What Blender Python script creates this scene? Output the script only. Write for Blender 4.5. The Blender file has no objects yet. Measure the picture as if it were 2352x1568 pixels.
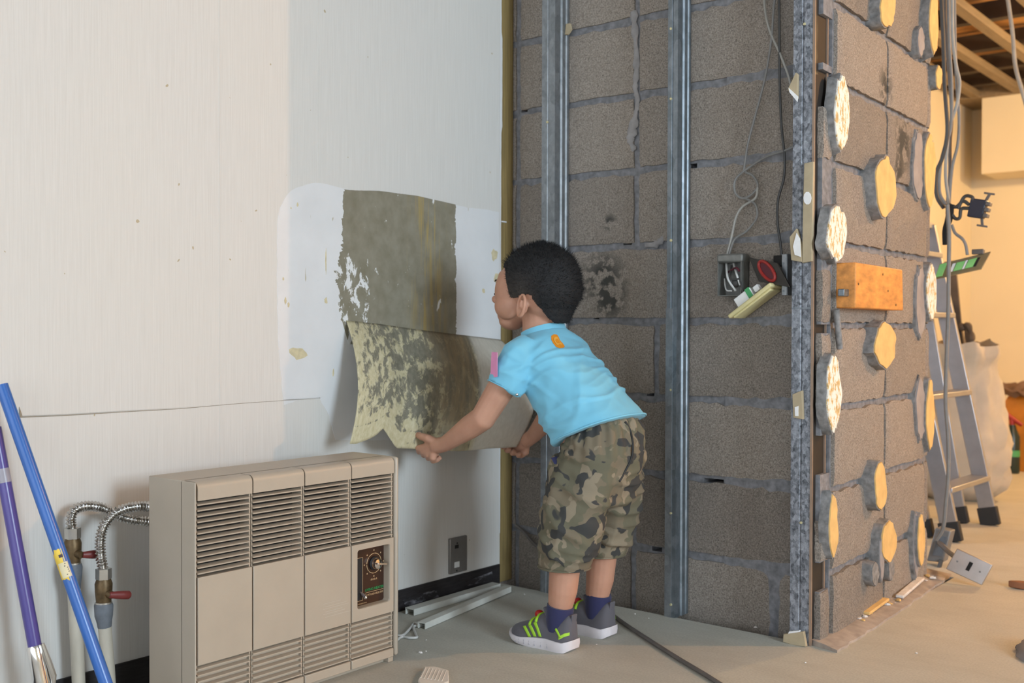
import bpy, bmesh, math, random
from mathutils import Vector, Matrix, noise as mnoise

random.seed(7)
scene = bpy.context.scene
COL = scene.collection
V = Vector

# ------------------------------------------------------------------ camera
FPX = 2495.0
CAM = V((2.08, 0.0, 0.77))
YAW, PITCH, ROLL = math.radians(39.05), math.radians(-0.78), 0.003
cam_data = bpy.data.cameras.new('camera')
cam_data.sensor_fit = 'HORIZONTAL'
cam_data.sensor_width = 36.0
cam_data.lens = FPX / 2352.0 * 36.0
cam_data.clip_start = 0.02
cam_data.dof.use_dof = True
cam_data.dof.focus_distance = 2.35
cam_data.dof.aperture_fstop = 4.5
cam = bpy.data.objects.new('camera', cam_data)
COL.objects.link(cam)
cam.location = CAM
CROT = (Matrix.Rotation(YAW, 3, 'Z') @ Matrix.Rotation(math.pi / 2 + PITCH, 3, 'X')
        @ Matrix.Rotation(ROLL, 3, 'Z'))
cam.rotation_euler = CROT.to_euler()
scene.camera = cam

# ------------------------------------------------------------------ world and lights
world = bpy.data.worlds.new('world')
scene.world = world
world.use_nodes = True
bg = world.node_tree.nodes['Background']
bg.inputs['Color'].default_value = (0.82, 0.90, 1.0, 1)
bg.inputs['Strength'].default_value = 3.2

def area_light(name, loc, target, sx, sy, power, color):
    d = bpy.data.lights.new(name, 'AREA')
    d.shape = 'RECTANGLE'
    d.size, d.size_y = sx, sy
    d.energy, d.color = power, color
    o = bpy.data.objects.new(name, d)
    COL.objects.link(o)
    o.location = loc
    o.rotation_euler = (V(target) - V(loc)).to_track_quat('-Z', 'Y').to_euler()
    return o

# daylight through the window in the wall to the right of the camera
area_light('window_daylight_offscreen', (5.25, 1.00, 1.50), (0.0, 2.1, 0.85), 1.1, 1.3, 140, (0.70, 0.86, 1.0))
# warm work lamp standing in the back room
lamp = bpy.data.lights.new('work_lamp_offscreen', 'POINT')
lamp.energy, lamp.color, lamp.shadow_soft_size = 132, (1.0, 0.54, 0.21), 0.014
lamp_o = bpy.data.objects.new('work_lamp_offscreen', lamp)
COL.objects.link(lamp_o)
lamp_o.location = (3.05, 4.10, 2.18)
# added warm fill to brighten the back room's far wall, no bulb seen there
fill_lamp = bpy.data.lights.new('back_room_fill_offscreen', 'POINT')
fill_lamp.energy, fill_lamp.color, fill_lamp.shadow_soft_size = 135, (1.0, 0.66, 0.30), 0.05
fill_lamp_o = bpy.data.objects.new('back_room_fill_offscreen', fill_lamp)
COL.objects.link(fill_lamp_o)
fill_lamp_o.location = (1.85, 6.10, 1.95)

vs = scene.view_settings
vs.view_transform = 'Standard'
vs.look = 'None'
vs.gamma = 1.0
vs.use_curve_mapping = False
vs.exposure = 0.0

# ------------------------------------------------------------------ pixel rays
def ray(px, py):
    return CROT @ V(((px - 1176.0) / FPX, -(py - 784.0) / FPX, -1.0))

def hit(px, py, p, n):
    d = ray(px, py)
    n = V(n)
    return CAM + d * ((V(p) - CAM).dot(n) / d.dot(n))

W2Y = 2.57
D3 = V((-0.0436, 0.99905, 0)); N3 = V((0.99905, 0.0436, 0)); O3 = V((1.02, 2.47, 0))
def P1(px, py, x=0.0): return hit(px, py, (x, 0, 0), (1, 0, 0))          # wallpaper wall
def P2(px, py, y=W2Y): return hit(px, py, (0, y, 0), (0, 1, 0))          # block wall ahead
def P3(px, py, off=0.0): return hit(px, py, O3 + N3 * off, N3)           # side of the block pier
def PF(px, py, z=0.0): return hit(px, py, (0, 0, z), (0, 0, 1))          # floor

# ------------------------------------------------------------------ mesh helpers
WORLD = {}

class MB:
    def __init__(self):
        self.v, self.f, self.uv = [], [], None
    def add(self, verts, faces):
        b = len(self.v)
        self.v += [V(p) for p in verts]
        self.f += [tuple(b + i for i in f) for f in faces]
        return self
    def box(self, c, s, R=None):
        c = V(c); hx, hy, hz = s[0] / 2, s[1] / 2, s[2] / 2
        ps = [V((x, y, z)) for z in (-hz, hz) for y in (-hy, hy) for x in (-hx, hx)]
        if R is not None: ps = [R @ p for p in ps]
        return self.add([c + p for p in ps], [(0, 2, 3, 1), (4, 5, 7, 6), (0, 1, 5, 4), (2, 6, 7, 3), (0, 4, 6, 2), (1, 3, 7, 5)])
    def minmax(self, a, b):
        a, b = V(a), V(b)
        return self.box((a + b) / 2, b - a)
    def beam(self, p0, p1, w, h, up=(0, 0, 1)):
        p0, p1 = V(p0), V(p1)
        d = (p1 - p0); L = d.length; d.normalize()
        s = d.cross(V(up)).normalized(); u = s.cross(d)
        R = Matrix((s, d, u)).transposed()
        return self.box((p0 + p1) / 2, (w, L, h), R)
    def loft(self, rings, cap=True, closed=True):
        n = len(rings[0]); b = []
        vs_ = [p for r in rings for p in r]; fs = []
        for i in range(len(rings) - 1):
            for j in range(n if closed else n - 1):
                k = (j + 1) % n
                fs.append((i * n + j, i * n + k, (i + 1) * n + k, (i + 1) * n + j))
        if cap:
            fs.append(tuple(reversed(range(n))))
            fs.append(tuple((len(rings) - 1) * n + j for j in range(n)))
        return self.add(vs_, fs)
    def tube(self, pts, r, n=10, cap=True, flat=1.0, up=None):
        pts = [V(p) for p in pts]
        rs = r if isinstance(r, (list, tuple)) else [r] * len(pts)
        rings = []; ref = None
        for i, p in enumerate(pts):
            t = (pts[min(i + 1, len(pts) - 1)] - pts[max(i - 1, 0)]).normalized()
            if ref is None:
                a = V(up) if up else (V((0, 0, 1)) if abs(t.z) < 0.9 else V((1, 0, 0)))
                ref = (a - t * a.dot(t)).normalized()
            else:
                ref = (ref - t * ref.dot(t)).normalized()
            s = t.cross(ref)
            rings.append([p + (ref * math.cos(2 * math.pi * j / n) + s * math.sin(2 * math.pi * j / n) * flat) * rs[i] for j in range(n)])
        return self.loft(rings, cap)
    def ell(self, c, r, R=None, nu=20, nv=12):
        c = V(c); vs_ = []; fs = []
        for i in range(1, nv):
            ph = math.pi * i / nv
            for j in range(nu):
                th = 2 * math.pi * j / nu
                p = V((r[0] * math.sin(ph) * math.cos(th), r[1] * math.sin(ph) * math.sin(th), r[2] * math.cos(ph)))
                vs_.append(c + (R @ p if R is not None else p))
        top = len(vs_); p = V((0, 0, r[2])); vs_.append(c + (R @ p if R is not None else p)); vs_.append(c - (R @ p if R is not None else p))
        for i in range(nv - 2):
            for j in range(nu):
                k = (j + 1) % nu
                fs.append((i * nu + j, (i + 1) * nu + j, (i + 1) * nu + k, i * nu + k))
        for j in range(nu):
            k = (j + 1) % nu
            fs.append((top, j, k)); fs.append((top + 1, (nv - 2) * nu + k, (nv - 2) * nu + j))
        return self.add(vs_, fs)
    def prism(self, poly, vec):
        poly = [V(p) for p in poly]; vec = V(vec); n = len(poly)
        return self.add(poly + [p + vec for p in poly],
                        [tuple(range(n)), tuple(reversed(range(n, 2 * n)))] +
                        [(j, n + j, n + (j + 1) % n, (j + 1) % n) for j in range(n)])
    def grid(self, fn, nu, nv, uv=True):
        b = len(self.v)
        vs_ = [fn(i / nu, j / nv) for j in range(nv + 1) for i in range(nu + 1)]
        fs = [(j * (nu + 1) + i, j * (nu + 1) + i + 1, (j + 1) * (nu + 1) + i + 1, (j + 1) * (nu + 1) + i) for j in range(nv) for i in range(nu)]
        self.uv = [(i / nu, j / nv) for j in range(nv + 1) for i in range(nu + 1)]
        return self.add(vs_, fs)
    def mesh(self, name, origin):
        me = bpy.data.meshes.new(name)
        me.from_pydata([tuple(p - origin) for p in self.v], [], self.f)
        if self.uv and len(self.uv) == len(self.v):
            ul = me.uv_layers.new(name='UVMap')
            for lp in me.loops: ul.data[lp.index].uv = self.uv[lp.vertex_index]
        return me
    def fix(self, me):
        bm = bmesh.new(); bm.from_mesh(me)
        bmesh.ops.recalc_face_normals(bm, faces=bm.faces)
        bm.to_mesh(me); bm.free()
    def build(self, name, mat, parent=None, smooth=True, bevel=0.0, angle=38, origin=None, fix=True, seg=2):
        lo = V((min(p.x for p in self.v), min(p.y for p in self.v), min(p.z for p in self.v)))
        hi = V((max(p.x for p in self.v), max(p.y for p in self.v), max(p.z for p in self.v)))
        if origin is None:
            origin = (lo + hi) / 2 if parent is not None else V(((lo.x + hi.x) / 2, (lo.y + hi.y) / 2, lo.z))
        origin = V(origin)
        me = self.mesh(name, origin)
        if fix: self.fix(me)
        return link(name, me, mat, parent, origin, smooth, bevel, angle, seg)

def link(name, me, mat, parent, origin, smooth=True, bevel=0.0, angle=38, seg=2):
    me.materials.clear(); me.materials.append(mat)
    if smooth:
        for p in me.polygons: p.use_smooth = True
        me.set_sharp_from_angle(angle=math.radians(angle))
    o = bpy.data.objects.new(name, me)
    COL.objects.link(o)
    origin = V(origin)
    if parent is not None:
        o.parent = parent
        o.location = origin - WORLD[parent.name]
    else:
        o.location = origin
    WORLD[o.name] = origin.copy()
    if bevel:
        m = o.modifiers.new('bevel', 'BEVEL'); m.width = bevel; m.segments = seg; m.limit_method = 'ANGLE'; m.angle_limit = math.radians(40)
    return o

def thing(name, loc, label, cat, group=None):
    o = bpy.data.objects.new(name, None)
    o.empty_display_size = 0.05
    COL.objects.link(o)
    o.location = loc
    WORLD[o.name] = V(loc)
    return tag(o, label, cat, group)

def tag(o, label=None, cat=None, group=None, kind=None):
    if label: o['label'] = label
    if cat: o['category'] = cat
    if group: o['group'] = group
    if kind: o['kind'] = kind
    return o

def copy_part(o, delta, parent=None):
    c = o.copy()
    COL.objects.link(c)
    if parent is not None: c.parent = parent
    c.location = o.location + V(delta)
    WORLD[c.name] = WORLD[o.name] + V(delta)
    return c

def spline(pts, n=8):
    """Catmull-Rom through the points."""
    pts = [V(p) for p in pts]; out = []
    P = [pts[0] * 2 - pts[1]] + pts + [pts[-1] * 2 - pts[-2]]
    for i in range(1, len(P) - 2):
        for k in range(n):
            t = k / n
            a, b, c, d = P[i - 1], P[i], P[i + 1], P[i + 2]
            out.append(0.5 * ((2 * b) + (c - a) * t + (2 * a - 5 * b + 4 * c - d) * t * t + (-a + 3 * b - 3 * c + d) * t ** 3))
    out.append(pts[-1])
    return out

def lerp_table(tab, t):
    for (a, x), (b, y) in zip(tab, tab[1:]):
        if t <= b:
            k = 0 if b == a else (t - a) / (b - a)
            return x + (y - x) * max(0, k)
    return tab[-1][1]

def nz(p, s=1.0):
    return mnoise.noise(V(p) * s)

# ------------------------------------------------------------------ materials
class G:
    def __init__(self, name):
        self.m = bpy.data.materials.new(name)
        self.m.use_nodes = True
        self.nt = self.m.node_tree
        self.b = self.nt.nodes['Principled BSDF']
        self.geo = None
    def n(self, t): return self.nt.nodes.new(t)
    def l(self, a, b): self.nt.links.new(a, b)
    def pos(self):
        if self.geo is None: self.geo = self.n('ShaderNodeNewGeometry')
        return self.geo.outputs['Position']
    def uv(self):
        return self.n('ShaderNodeTexCoord').outputs['UV']
    def map(self, vec, scale=(1, 1, 1), loc=(0, 0, 0)):
        m = self.n('ShaderNodeMapping'); self.l(vec, m.inputs['Vector'])
        m.inputs['Scale'].default_value = scale; m.inputs['Location'].default_value = loc
        return m.outputs['Vector']
    def noise(self, vec, scale, detail=3, rough=0.55, dist=0.0):
        t = self.n('ShaderNodeTexNoise'); self.l(vec, t.inputs['Vector'])
        t.inputs['Scale'].default_value = scale; t.inputs['Detail'].default_value = detail
        t.inputs['Roughness'].default_value = rough; t.inputs['Distortion'].default_value = dist
        return t.outputs['Fac']
    def voro(self, vec, scale, out='Distance'):
        t = self.n('ShaderNodeTexVoronoi'); self.l(vec, t.inputs['Vector']); t.inputs['Scale'].default_value = scale
        return t.outputs[out]
    def ramp(self, fac, stops, const=False):
        r = self.n('ShaderNodeValToRGB'); self.l(fac, r.inputs['Fac'])
        e = r.color_ramp.elements
        while len(e) < len(stops): e.new(0.5)
        for el, (p, c) in zip(e, stops):
            el.position = p; el.color = (c, c, c, 1) if isinstance(c, (int, float)) else (*c, 1)
        if const: r.color_ramp.interpolation = 'CONSTANT'
        return r.outputs['Color']
    def mix(self, fac, a, b, mode='MIX'):
        x = self.n('ShaderNodeMix'); x.data_type = 'RGBA'; x.blend_type = mode
        for s, val in ((x.inputs[0], fac), (x.inputs[6], a), (x.inputs[7], b)):
            if isinstance(val, bpy.types.NodeSocket): self.l(val, s)
            elif isinstance(val, (int, float)) and s == x.inputs[0]: s.default_value = val
            else: s.default_value = (*val, 1) if isinstance(val, (tuple, list)) else (val, val, val, 1)
        return x.outputs[2]
    def math(self, op, a, b=0.0):
        x = self.n('ShaderNodeMath'); x.operation = op
        for s, val in ((x.inputs[0], a), (x.inputs[1], b)):
            if isinstance(val, bpy.types.NodeSocket): self.l(val, s)
            else: s.default_value = val
        return x.outputs[0]
    def sep(self, vec):
        s = self.n('ShaderNodeSeparateXYZ'); self.l(vec, s.inputs[0]); return s.outputs
    def near(self, p, r0, r1):
        """1 near the world point p, falling to 0 between r0 and r1"""
        d = self.n('ShaderNodeVectorMath'); d.operation = 'DISTANCE'
        self.l(self.pos(), d.inputs[0]); d.inputs[1].default_value = p
        m = self.n('ShaderNodeMapRange'); self.l(d.outputs['Value'], m.inputs[0])
        m.inputs[1].default_value = r0; m.inputs[2].default_value = r1; m.inputs[3].default_value = 1; m.inputs[4].default_value = 0
        return m.outputs[0]
    def rand(self):
        return self.n('ShaderNodeObjectInfo').outputs['Random']
    def color(self, c):
        if isinstance(c, bpy.types.NodeSocket): self.l(c, self.b.inputs['Base Color'])
        else: self.b.inputs['Base Color'].default_value = (*c, 1)
        return self
    def set(self, **k):
        for a, v_ in k.items():
            s = self.b.inputs[a.replace('_', ' ')]
            if isinstance(v_, bpy.types.NodeSocket): self.l(v_, s)
            else: s.default_value = v_
        return self
    def bump(self, h, strength=0.3, dist=0.002):
        x = self.n('ShaderNodeBump'); self.l(h, x.inputs['Height'])
        x.inputs['Strength'].default_value = strength; x.inputs['Distance'].default_value = dist
        self.l(x.outputs['Normal'], self.b.inputs['Normal'])
        return self

def plain(name, c, rough=0.5, metal=0.0, var=0.12, scale=30.0, bump=0.0, bscale=200.0, stretch=(1, 1, 1)):
    g = G(name)
    vec = g.map(g.pos(), stretch)
    f = g.noise(vec, scale, 4)
    lo = tuple(max(0, x * (1 - var)) for x in c); hi = tuple(min(1, x * (1 + var)) for x in c)
    g.color(g.ramp(f, [(0.3, lo), (0.7, hi)])).set(Roughness=rough, Metallic=metal)
    if bump: g.bump(g.noise(vec, bscale, 3), bump, 0.001)
    return g.m

MAT = {}
def wallpaper():
    g = G('wallpaper')
    st = g.noise(g.map(g.pos(), (1, 330, 7)), 1.0, 3, 0.6)
    big = g.noise(g.map(g.pos(), (1, 2, 1.2)), 1.3, 3)
    c = g.ramp(st, [(0.25, (0.60, 0.582, 0.548)), (0.75, (0.675, 0.66, 0.628))])
    c = g.mix(g.ramp(big, [(0.35, 0.0), (0.8, 0.35)]), c, (0.66, 0.63, 0.57))
    specks = g.ramp(g.noise(g.pos(), 42, 1), [(0.205, 1.0), (0.215, 0.0)])
    c = g.mix(specks, c, (0.45, 0.38, 0.26))
    g.color(c).set(Roughness=0.75)
    g.bump(st, 0.25, 0.001)
    return g.m
MAT['wallpaper'] = wallpaper()
def backing():
    g = G('backing_paper')
    n = g.noise(g.pos(), 9, 4)
    c = g.ramp(n, [(0.3, (0.66, 0.66, 0.66)), (0.7, (0.715, 0.715, 0.715))])
    fl = g.noise(g.map(g.pos(), (1, 60, 14)), 1.0, 2)
    ed = g.mix(1.0, g.ramp(fl, [(0.70, 0.0), (0.72, 1.0)]), g.ramp(g.noise(g.pos(), 5, 2), [(0.5, 0.0), (0.56, 1.0)]), 'MULTIPLY')
    c = g.mix(ed, c, (0.40, 0.35, 0.22))
    g.color(c).set(Roughness=0.8)
    return g.m
MAT['backing'] = backing()
def exposed():
    g = G('exposed_board')
    u = g.uv(); s = g.sep(u)
    n = g.noise(g.map(u, (4, 3, 1)), 3, 5)
    c = g.ramp(n, [(0.3, (0.20, 0.178, 0.122)), (0.72, (0.27, 0.25, 0.19))])
    st = g.noise(g.map(u, (22, 1.2, 1)), 1.0, 4, 0.6, 0.6)
    band = g.ramp(s[0], [(0.55, 0.0), (0.70, 1.0), (0.80, 0.8), (0.95, 0.0)])
    m = g.mix(1.0, g.ramp(st, [(0.50, 0.0), (0.62, 0.9)]), band, 'MULTIPLY')
    c = g.mix(m, c, (0.38, 0.28, 0.10))
    fl = g.noise(g.map(u, (15, 7, 1)), 1.0, 6, 0.7, 0.4)
    ux = g.ramp(s[0], [(0.06, 0.16), (0.22, 0.12), (0.36, 0.0)])
    uy = g.ramp(s[1], [(0.02, 0.75), (0.12, 1.0), (0.42, 0.9), (0.55, 0.0)])
    msk = g.mix(1.0, ux, uy, 'MULTIPLY')
    fl2 = g.math('ADD', fl, msk)
    c = g.mix(g.ramp(fl2, [(0.655, 0.0), (0.675, 1.0)]), c, (0.72, 0.72, 0.71))
    g.color(c).set(Roughness=0.85)
    return g.m
MAT['exposed'] = exposed()
def sheet():
    g = G('peeled_sheet')
    u = g.uv(); s = g.sep(u)
    n = g.noise(g.map(u, (26, 8, 1)), 1.0, 8, 0.72, 0.35)
    fine = g.noise(g.map(u, (60, 18, 1)), 1.0, 4, 0.6)
    cream = g.ramp(fine, [(0.3, (0.46, 0.40, 0.23)), (0.7, (0.62, 0.56, 0.38))])
    dark = g.ramp(fine, [(0.3, (0.15, 0.14, 0.10)), (0.7, (0.25, 0.23, 0.17))])
    rim = g.ramp(s[1], [(0.72, 0.0), (0.80, -0.12), (0.9, -0.16)])
    left = g.ramp(s[0], [(0.0, 0.0), (0.12, 0.05), (0.4, 0.10), (0.64, 0.10)])
    f = g.math('ADD', n, left)
    low = g.ramp(s[1], [(0.74, 0.0), (0.84, 0.10), (0.86, 0.0), (0.88, 0.16)])
    f = g.math('SUBTRACT', f, low)
    c = g.mix(g.ramp(f, [(0.52, 0.0), (0.585, 1.0)]), cream, dark)
    br = g.ramp(s[0], [(0.40, 0.0), (0.52, 0.85), (0.66, 0.8), (0.72, 0.0)])
    brn = g.ramp(g.noise(g.map(u, (30, 3, 1)), 1.0, 5, 0.6), [(0.35, (0.16, 0.13, 0.085)), (0.7, (0.34, 0.24, 0.12))])
    c = g.mix(br, c, brn)
    pl = g.ramp(s[0], [(0.69, 0.0), (0.725, 1.0)])
    c = g.mix(pl, c, g.ramp(fine, [(0.3, (0.50, 0.46, 0.38)), (0.7, (0.58, 0.54, 0.46))]))
    front = g.ramp(g.noise(g.map(g.pos(), (200, 200, 8)), 1.0, 3), [(0.3, (0.62, 0.6, 0.57)), (0.7, (0.74, 0.73, 0.7))])
    if g.geo is None: g.pos()
    g.color(c).set(Roughness=0.8)
    g.bump(n, 0.3, 0.002)
    return g.m
MAT['sheet'] = sheet()
def blockmat(name, lo, hi, stains):
    g = G(name)
    p = g.pos()
    f = g.noise(p, 260, 4, 0.75)
    mid = g.noise(p, 22, 4)
    c = g.ramp(f, [(0.33, tuple(x * 0.55 for x in lo)), (0.46, lo), (0.68, hi)])
    c = g.mix(g.ramp(mid, [(0.3, 0.0), (0.75, 0.30)]), c, tuple(x * 0.8 for x in lo))
    br = g.math('MULTIPLY_ADD', g.rand(), 0.28); br.node.inputs[2].default_value = 0.80
    c = g.mix(1.0, c, br, 'MULTIPLY')
    pores = g.ramp(g.voro(p, 150), [(0.10, 1.0), (0.2, 0.0)])
    pores = g.mix(1.0, pores, g.ramp(g.noise(p, 60, 2), [(0.5, 0.0), (0.6, 1.0)]), 'MULTIPLY')
    c = g.mix(pores, c, (0.045, 0.04, 0.038))
    for q, r in stains:
        m = g.math('MULTIPLY', g.near(q, r * 0.3, r), g.ramp(g.noise(p, 28, 4), [(0.46, 0.0), (0.52, 1.0)]))
        c = g.mix(m, c, (0.06, 0.057, 0.05))
    g.color(c).set(Roughness=0.95)
    h = g.math('SUBTRACT', f, pores)
    g.bump(h, 0.75, 0.003)
    return g.m
def stain(fn, *a): return tuple(fn(*a))
MAT['block'] = blockmat('concrete_block', (0.255, 0.218, 0.183), (0.465, 0.405, 0.345),
                        [(stain(P2, 1385, 640), 0.10), (stain(P2, 1400, 690), 0.07), (stain(P2, 1400, 510), 0.03)])
MAT['block3'] = blockmat('pier_block', (0.255, 0.218, 0.183), (0.465, 0.405, 0.345),
                         [(stain(P3, 2035, 200), 0.07), (stain(P3, 2075, 330), 0.10), (stain(P3, 2065, 390), 0.06)])
MAT['mortar'] = plain('mortar', (0.20, 0.20, 0.21), 0.95, 0, 0.3, 60, 0.6, 120)
MAT['mortar_light'] = plain('mortar_smear', (0.30, 0.285, 0.28), 0.9, 0, 0.2, 40, 0.6, 150)
def floormat():
    g = G('screed_floor')
    p = g.pos()
    a = g.noise(p, 2.2, 5, 0.6); b = g.noise(g.map(p, (6, 14, 1)), 1.0, 4); fine = g.noise(p, 190, 3)
    c = g.ramp(a, [(0.3, (0.45, 0.44, 0.385)), (0.7, (0.55, 0.53, 0.455))])
    c = g.mix(g.ramp(b, [(0.45, 0.0), (0.8, 0.5)]), c, (0.37, 0.35, 0.29))
    c = g.mix(g.ramp(fine, [(0.35, 0.35), (0.6, 0.0)]), c, (0.31, 0.30, 0.27))
    g.color(c).set(Roughness=0.62)
    g.bump(fine, 0.15, 0.0015)
    return g.m
MAT['floor'] = floormat()
MAT['base_black'] = plain('baseboard_black', (0.018, 0.015, 0.016), 0.55, 0, 0.5, 12, 0.2, 80, (1, 2, 12))
MAT['cream'] = plain('cream_wall', (0.74, 0.66, 0.50), 0.8, 0, 0.03, 2)
MAT['wood_strip'] = plain('wood_strip', (0.25, 0.175, 0.065), 0.8, 0, 0.25, 3, 0.2, 30, (60, 60, 2))
MAT['ply'] = plain('ceiling_plywood', (0.58, 0.30, 0.11), 0.7, 0, 0.35, 4, 0, 1, (1, 4, 1))
MAT['batten'] = plain('ceiling_batten', (0.23, 0.175, 0.115), 0.7, 0, 0.15, 6, 0, 1, (8, 1, 8))
MAT['ceil_dark'] = plain('ceiling_slab', (0.27, 0.25, 0.225), 0.9, 0, 0.2, 3)
MAT['joist'] = plain('dark_joist', (0.06, 0.045, 0.035), 0.8, 0, 0.3, 6)
def galv(name, lo, hi, scale, rough=0.42, metal=0.75):
    g = G(name)
    v_ = g.voro(g.map(g.pos(), (1, 1, 0.6)), scale, 'Color')
    f = g.noise(g.pos(), scale * 0.8, 5, 0.7)
    c = g.mix(0.5, g.ramp(g.sep(v_)[0], [(0.1, lo), (0.9, hi)]), g.ramp(f, [(0.35, lo), (0.65, hi)]))
    g.color(c).set(Roughness=rough, Metallic=metal)
    return g.m
MAT['galv'] = galv('galvanised_steel', (0.20, 0.215, 0.225), (0.34, 0.36, 0.38), 60)
MAT['galv_dark'] = galv('galvanised_steel_dull', (0.14, 0.165, 0.18), (0.27, 0.30, 0.33), 45)
MAT['spangle'] = galv('spangled_steel', (0.045, 0.05, 0.06), (0.36, 0.38, 0.42), 150, 0.55, 0.3)
MAT['black'] = plain('black_gap', (0.012, 0.011, 0.010), 0.9)
MAT['lip'] = plain('rusty_lip', (0.30, 0.21, 0.15), 0.6, 0.2)
# ------------------------------------------------------------------ structure
# floor: a slab that stops short of the block walls, over a lower dark sub-floor
b = MB(); b.minmax((-0.35, -3.0, -0.12), (5.3, 2.505, 0.0)); b.minmax((1.035, 2.505, -0.12), (5.3, 7.85, 0.0)); b.minmax((-0.2, 3.46, -0.12), (1.035, 7.85, 0.0))
floor = tag(b.build('floor', MAT['floor'], smooth=False), 'grey-beige bare screed floor of the gutted room', 'floor', kind='structure')
b = MB(); b.minmax((-0.35, 2.505, -0.12), (1.035, 3.46, -0.06))
o = b.build('sub_floor', MAT['mortar'], floor, smooth=False)

# wallpapered wall on the heater side
b = MB(); b.minmax((-0.10, -3.0, -0.05), (0.0, 2.508, 2.45))
wall_left = tag(b.build('wall_left', MAT['wallpaper'], smooth=False), 'off-white wall with finely striped wallpaper behind the heater', 'wall', kind='structure')

def ragged(pts, amp, per=0.008, closed=True, seed=0):
    """Insert jittered points along the outline."""
    rnd = random.Random(seed); out = []
    n = len(pts)
    for i in range(n if closed else n - 1):
        a, c = V(pts[i]), V(pts[(i + 1) % n]); L = (c - a).length
        k = max(1, int(L / per))
        d = (c - a).normalized() if L > 0 else V((0, 1, 0)); nrm = V((0, -d.z, d.y))
        am = amp[i] if isinstance(amp, (list, tuple)) else amp
        for j in range(k):
            q = a + (c - a) * (j / k)
            sd_ = seed * 3.7 + i * 1.3 + j * per * 60
            out.append(q + nrm * am * ((0.9 * nz((sd_, seed, 0)) + 0.5 * rnd.uniform(-1, 1)) * (0.15 + 2.2 * abs(nz((sd_ * 0.4, 3, seed)))) + 0.9 * nz((sd_ * 0.22, 7, seed))) * 1.2)
    return out

def wall_patch(name, poly, x0, x1, mat, parent, uvbox=None):
    """flat layer on the wallpapered wall, between x0 and x1 off its face"""
    n = len(poly)
    me_v = [V((x0, p.y, p.z)) for p in poly] + [V((x1, p.y, p.z)) for p in poly]
    m = MB(); m.add(me_v, [tuple(range(n, 2 * n))] + [(j, (j + 1) % n, n + (j + 1) % n, n + j) for j in range(n)])
    if uvbox:
        (ya, za), (yb, zb) = uvbox
        m.uv = [((p.y - ya) / (yb - ya), (p.z - za) / (zb - za)) for p in m.v]
    return m.build(name, mat, parent, smooth=False)

out = [P1(*q) for q in ((652, 930), (640, 800), (636, 600), (641, 490), (662, 445), (702, 424), (742, 421), (790, 434), (1047, 471), (1146, 487), (1147, 778), (1146, 1010), (770, 1010), (757, 955), (735, 914), (690, 916))]
wall_patch('backing_paper_patch', ragged(spline(out[:8], 5) + out[8:], 0.0025, 0.012, seed=3), 0.0, 0.0006, MAT['backing'], wall_left)
ex = [P1(*q) for q in ((790, 435), (815, 437), (870, 438), (960, 450), (1047, 470), (1045, 560), (1047, 640), (1046, 700), (1047, 800), (800, 790), (785, 735), (774, 700), (778, 672), (771, 640), (777, 600), (782, 560), (786, 500))]
lo = P1(772, 770); hi = P1(1047, 438)
wall_patch('exposed_board_patch', ragged(ex, [0.0005] * 4 + [0.007] * 4 + [0.0] * 2 + [0.011] * 7, 0.003, seed=5), 0.0006, 0.0011, MAT['exposed'], wall_left, ((lo.y, lo.z), (hi.y, hi.z)))
MAT['paste'] = plain('paste_stain', (0.60, 0.52, 0.33), 0.8, 0, 0.15, 60)
rnd = random.Random(11)
for cx, cy, w, h in ((685, 810, 22, 17), (1135, 585, 8, 14), (1140, 640, 7, 16), (1110, 668, 4, 6), (655, 690, 3, 9), (662, 700, 3, 6), (650, 640, 2, 4), (748, 600, 1.5, 30), (748, 690, 4, 9), (765, 855, 2, 10), (683, 470, 2, 5), (668, 478, 1.5, 3)):
    pl = [P1(cx + w * math.cos(a) * rnd.uniform(.6, 1.1), cy + h * math.sin(a) * rnd.uniform(.6, 1.1)) for a in [2 * math.pi * k / 14 for k in range(14)]]
    wall_patch('paste_mark', pl, 0.0, 0.0013, MAT['paste'], wall_left)
# a slit cut in the paper, with a lifted lip, and the vertical paper seam
MAT['slit'] = plain('paper_slit', (0.30, 0.26, 0.20), 0.9)
pts = [P1(*q) for q in ((46, 957), (150, 953), (300, 944), (420, 937), (560, 925), (735, 914))]
m = MB()
m.grid(lambda u, v: (lambda p, w: V((0.0006 + 0.004 * w * v, p.y, p.z + 0.0022 * v)))(spline(pts, 4)[min(20, int(round(u * 20)))], max(0.0, 1 - u * 1.3)), 20, 1)
m.build('paper_tear_lip', MAT['wallpaper'], wall_left, fix=False)
m = MB(); m.tube([p + V((0.0004, 0, -0.0006)) for p in spline(pts, 4)], [0.0011 * (1 - 0.6 * i / 20) for i in range(21)], 5)
m.build('paper_slit', MAT['slit'], wall_left)
m = MB(); m.prism([P1(44, 934, 0.001), P1(52, 957, 0.001), P1(46, 958, 0.004)], (0.001, 0, 0)); m.build('paper_corner_curl', MAT['slit'], wall_left)
m = MB(); m.minmax((0, P1(504, 700).y - 0.0006, 0.35), (0.0007, P1(504, 700).y + 0.0006, 2.4)); m.build('paper_seam', MAT['wallpaper'], wall_left)
m = MB(); m.minmax((0, P1(730, 700).y - 0.0005, P1(730, 420).z), (0.0006, P1(730, 700).y + 0.0005, 2.4)); m.build('paper_seam', MAT['wallpaper'], wall_left)
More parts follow.
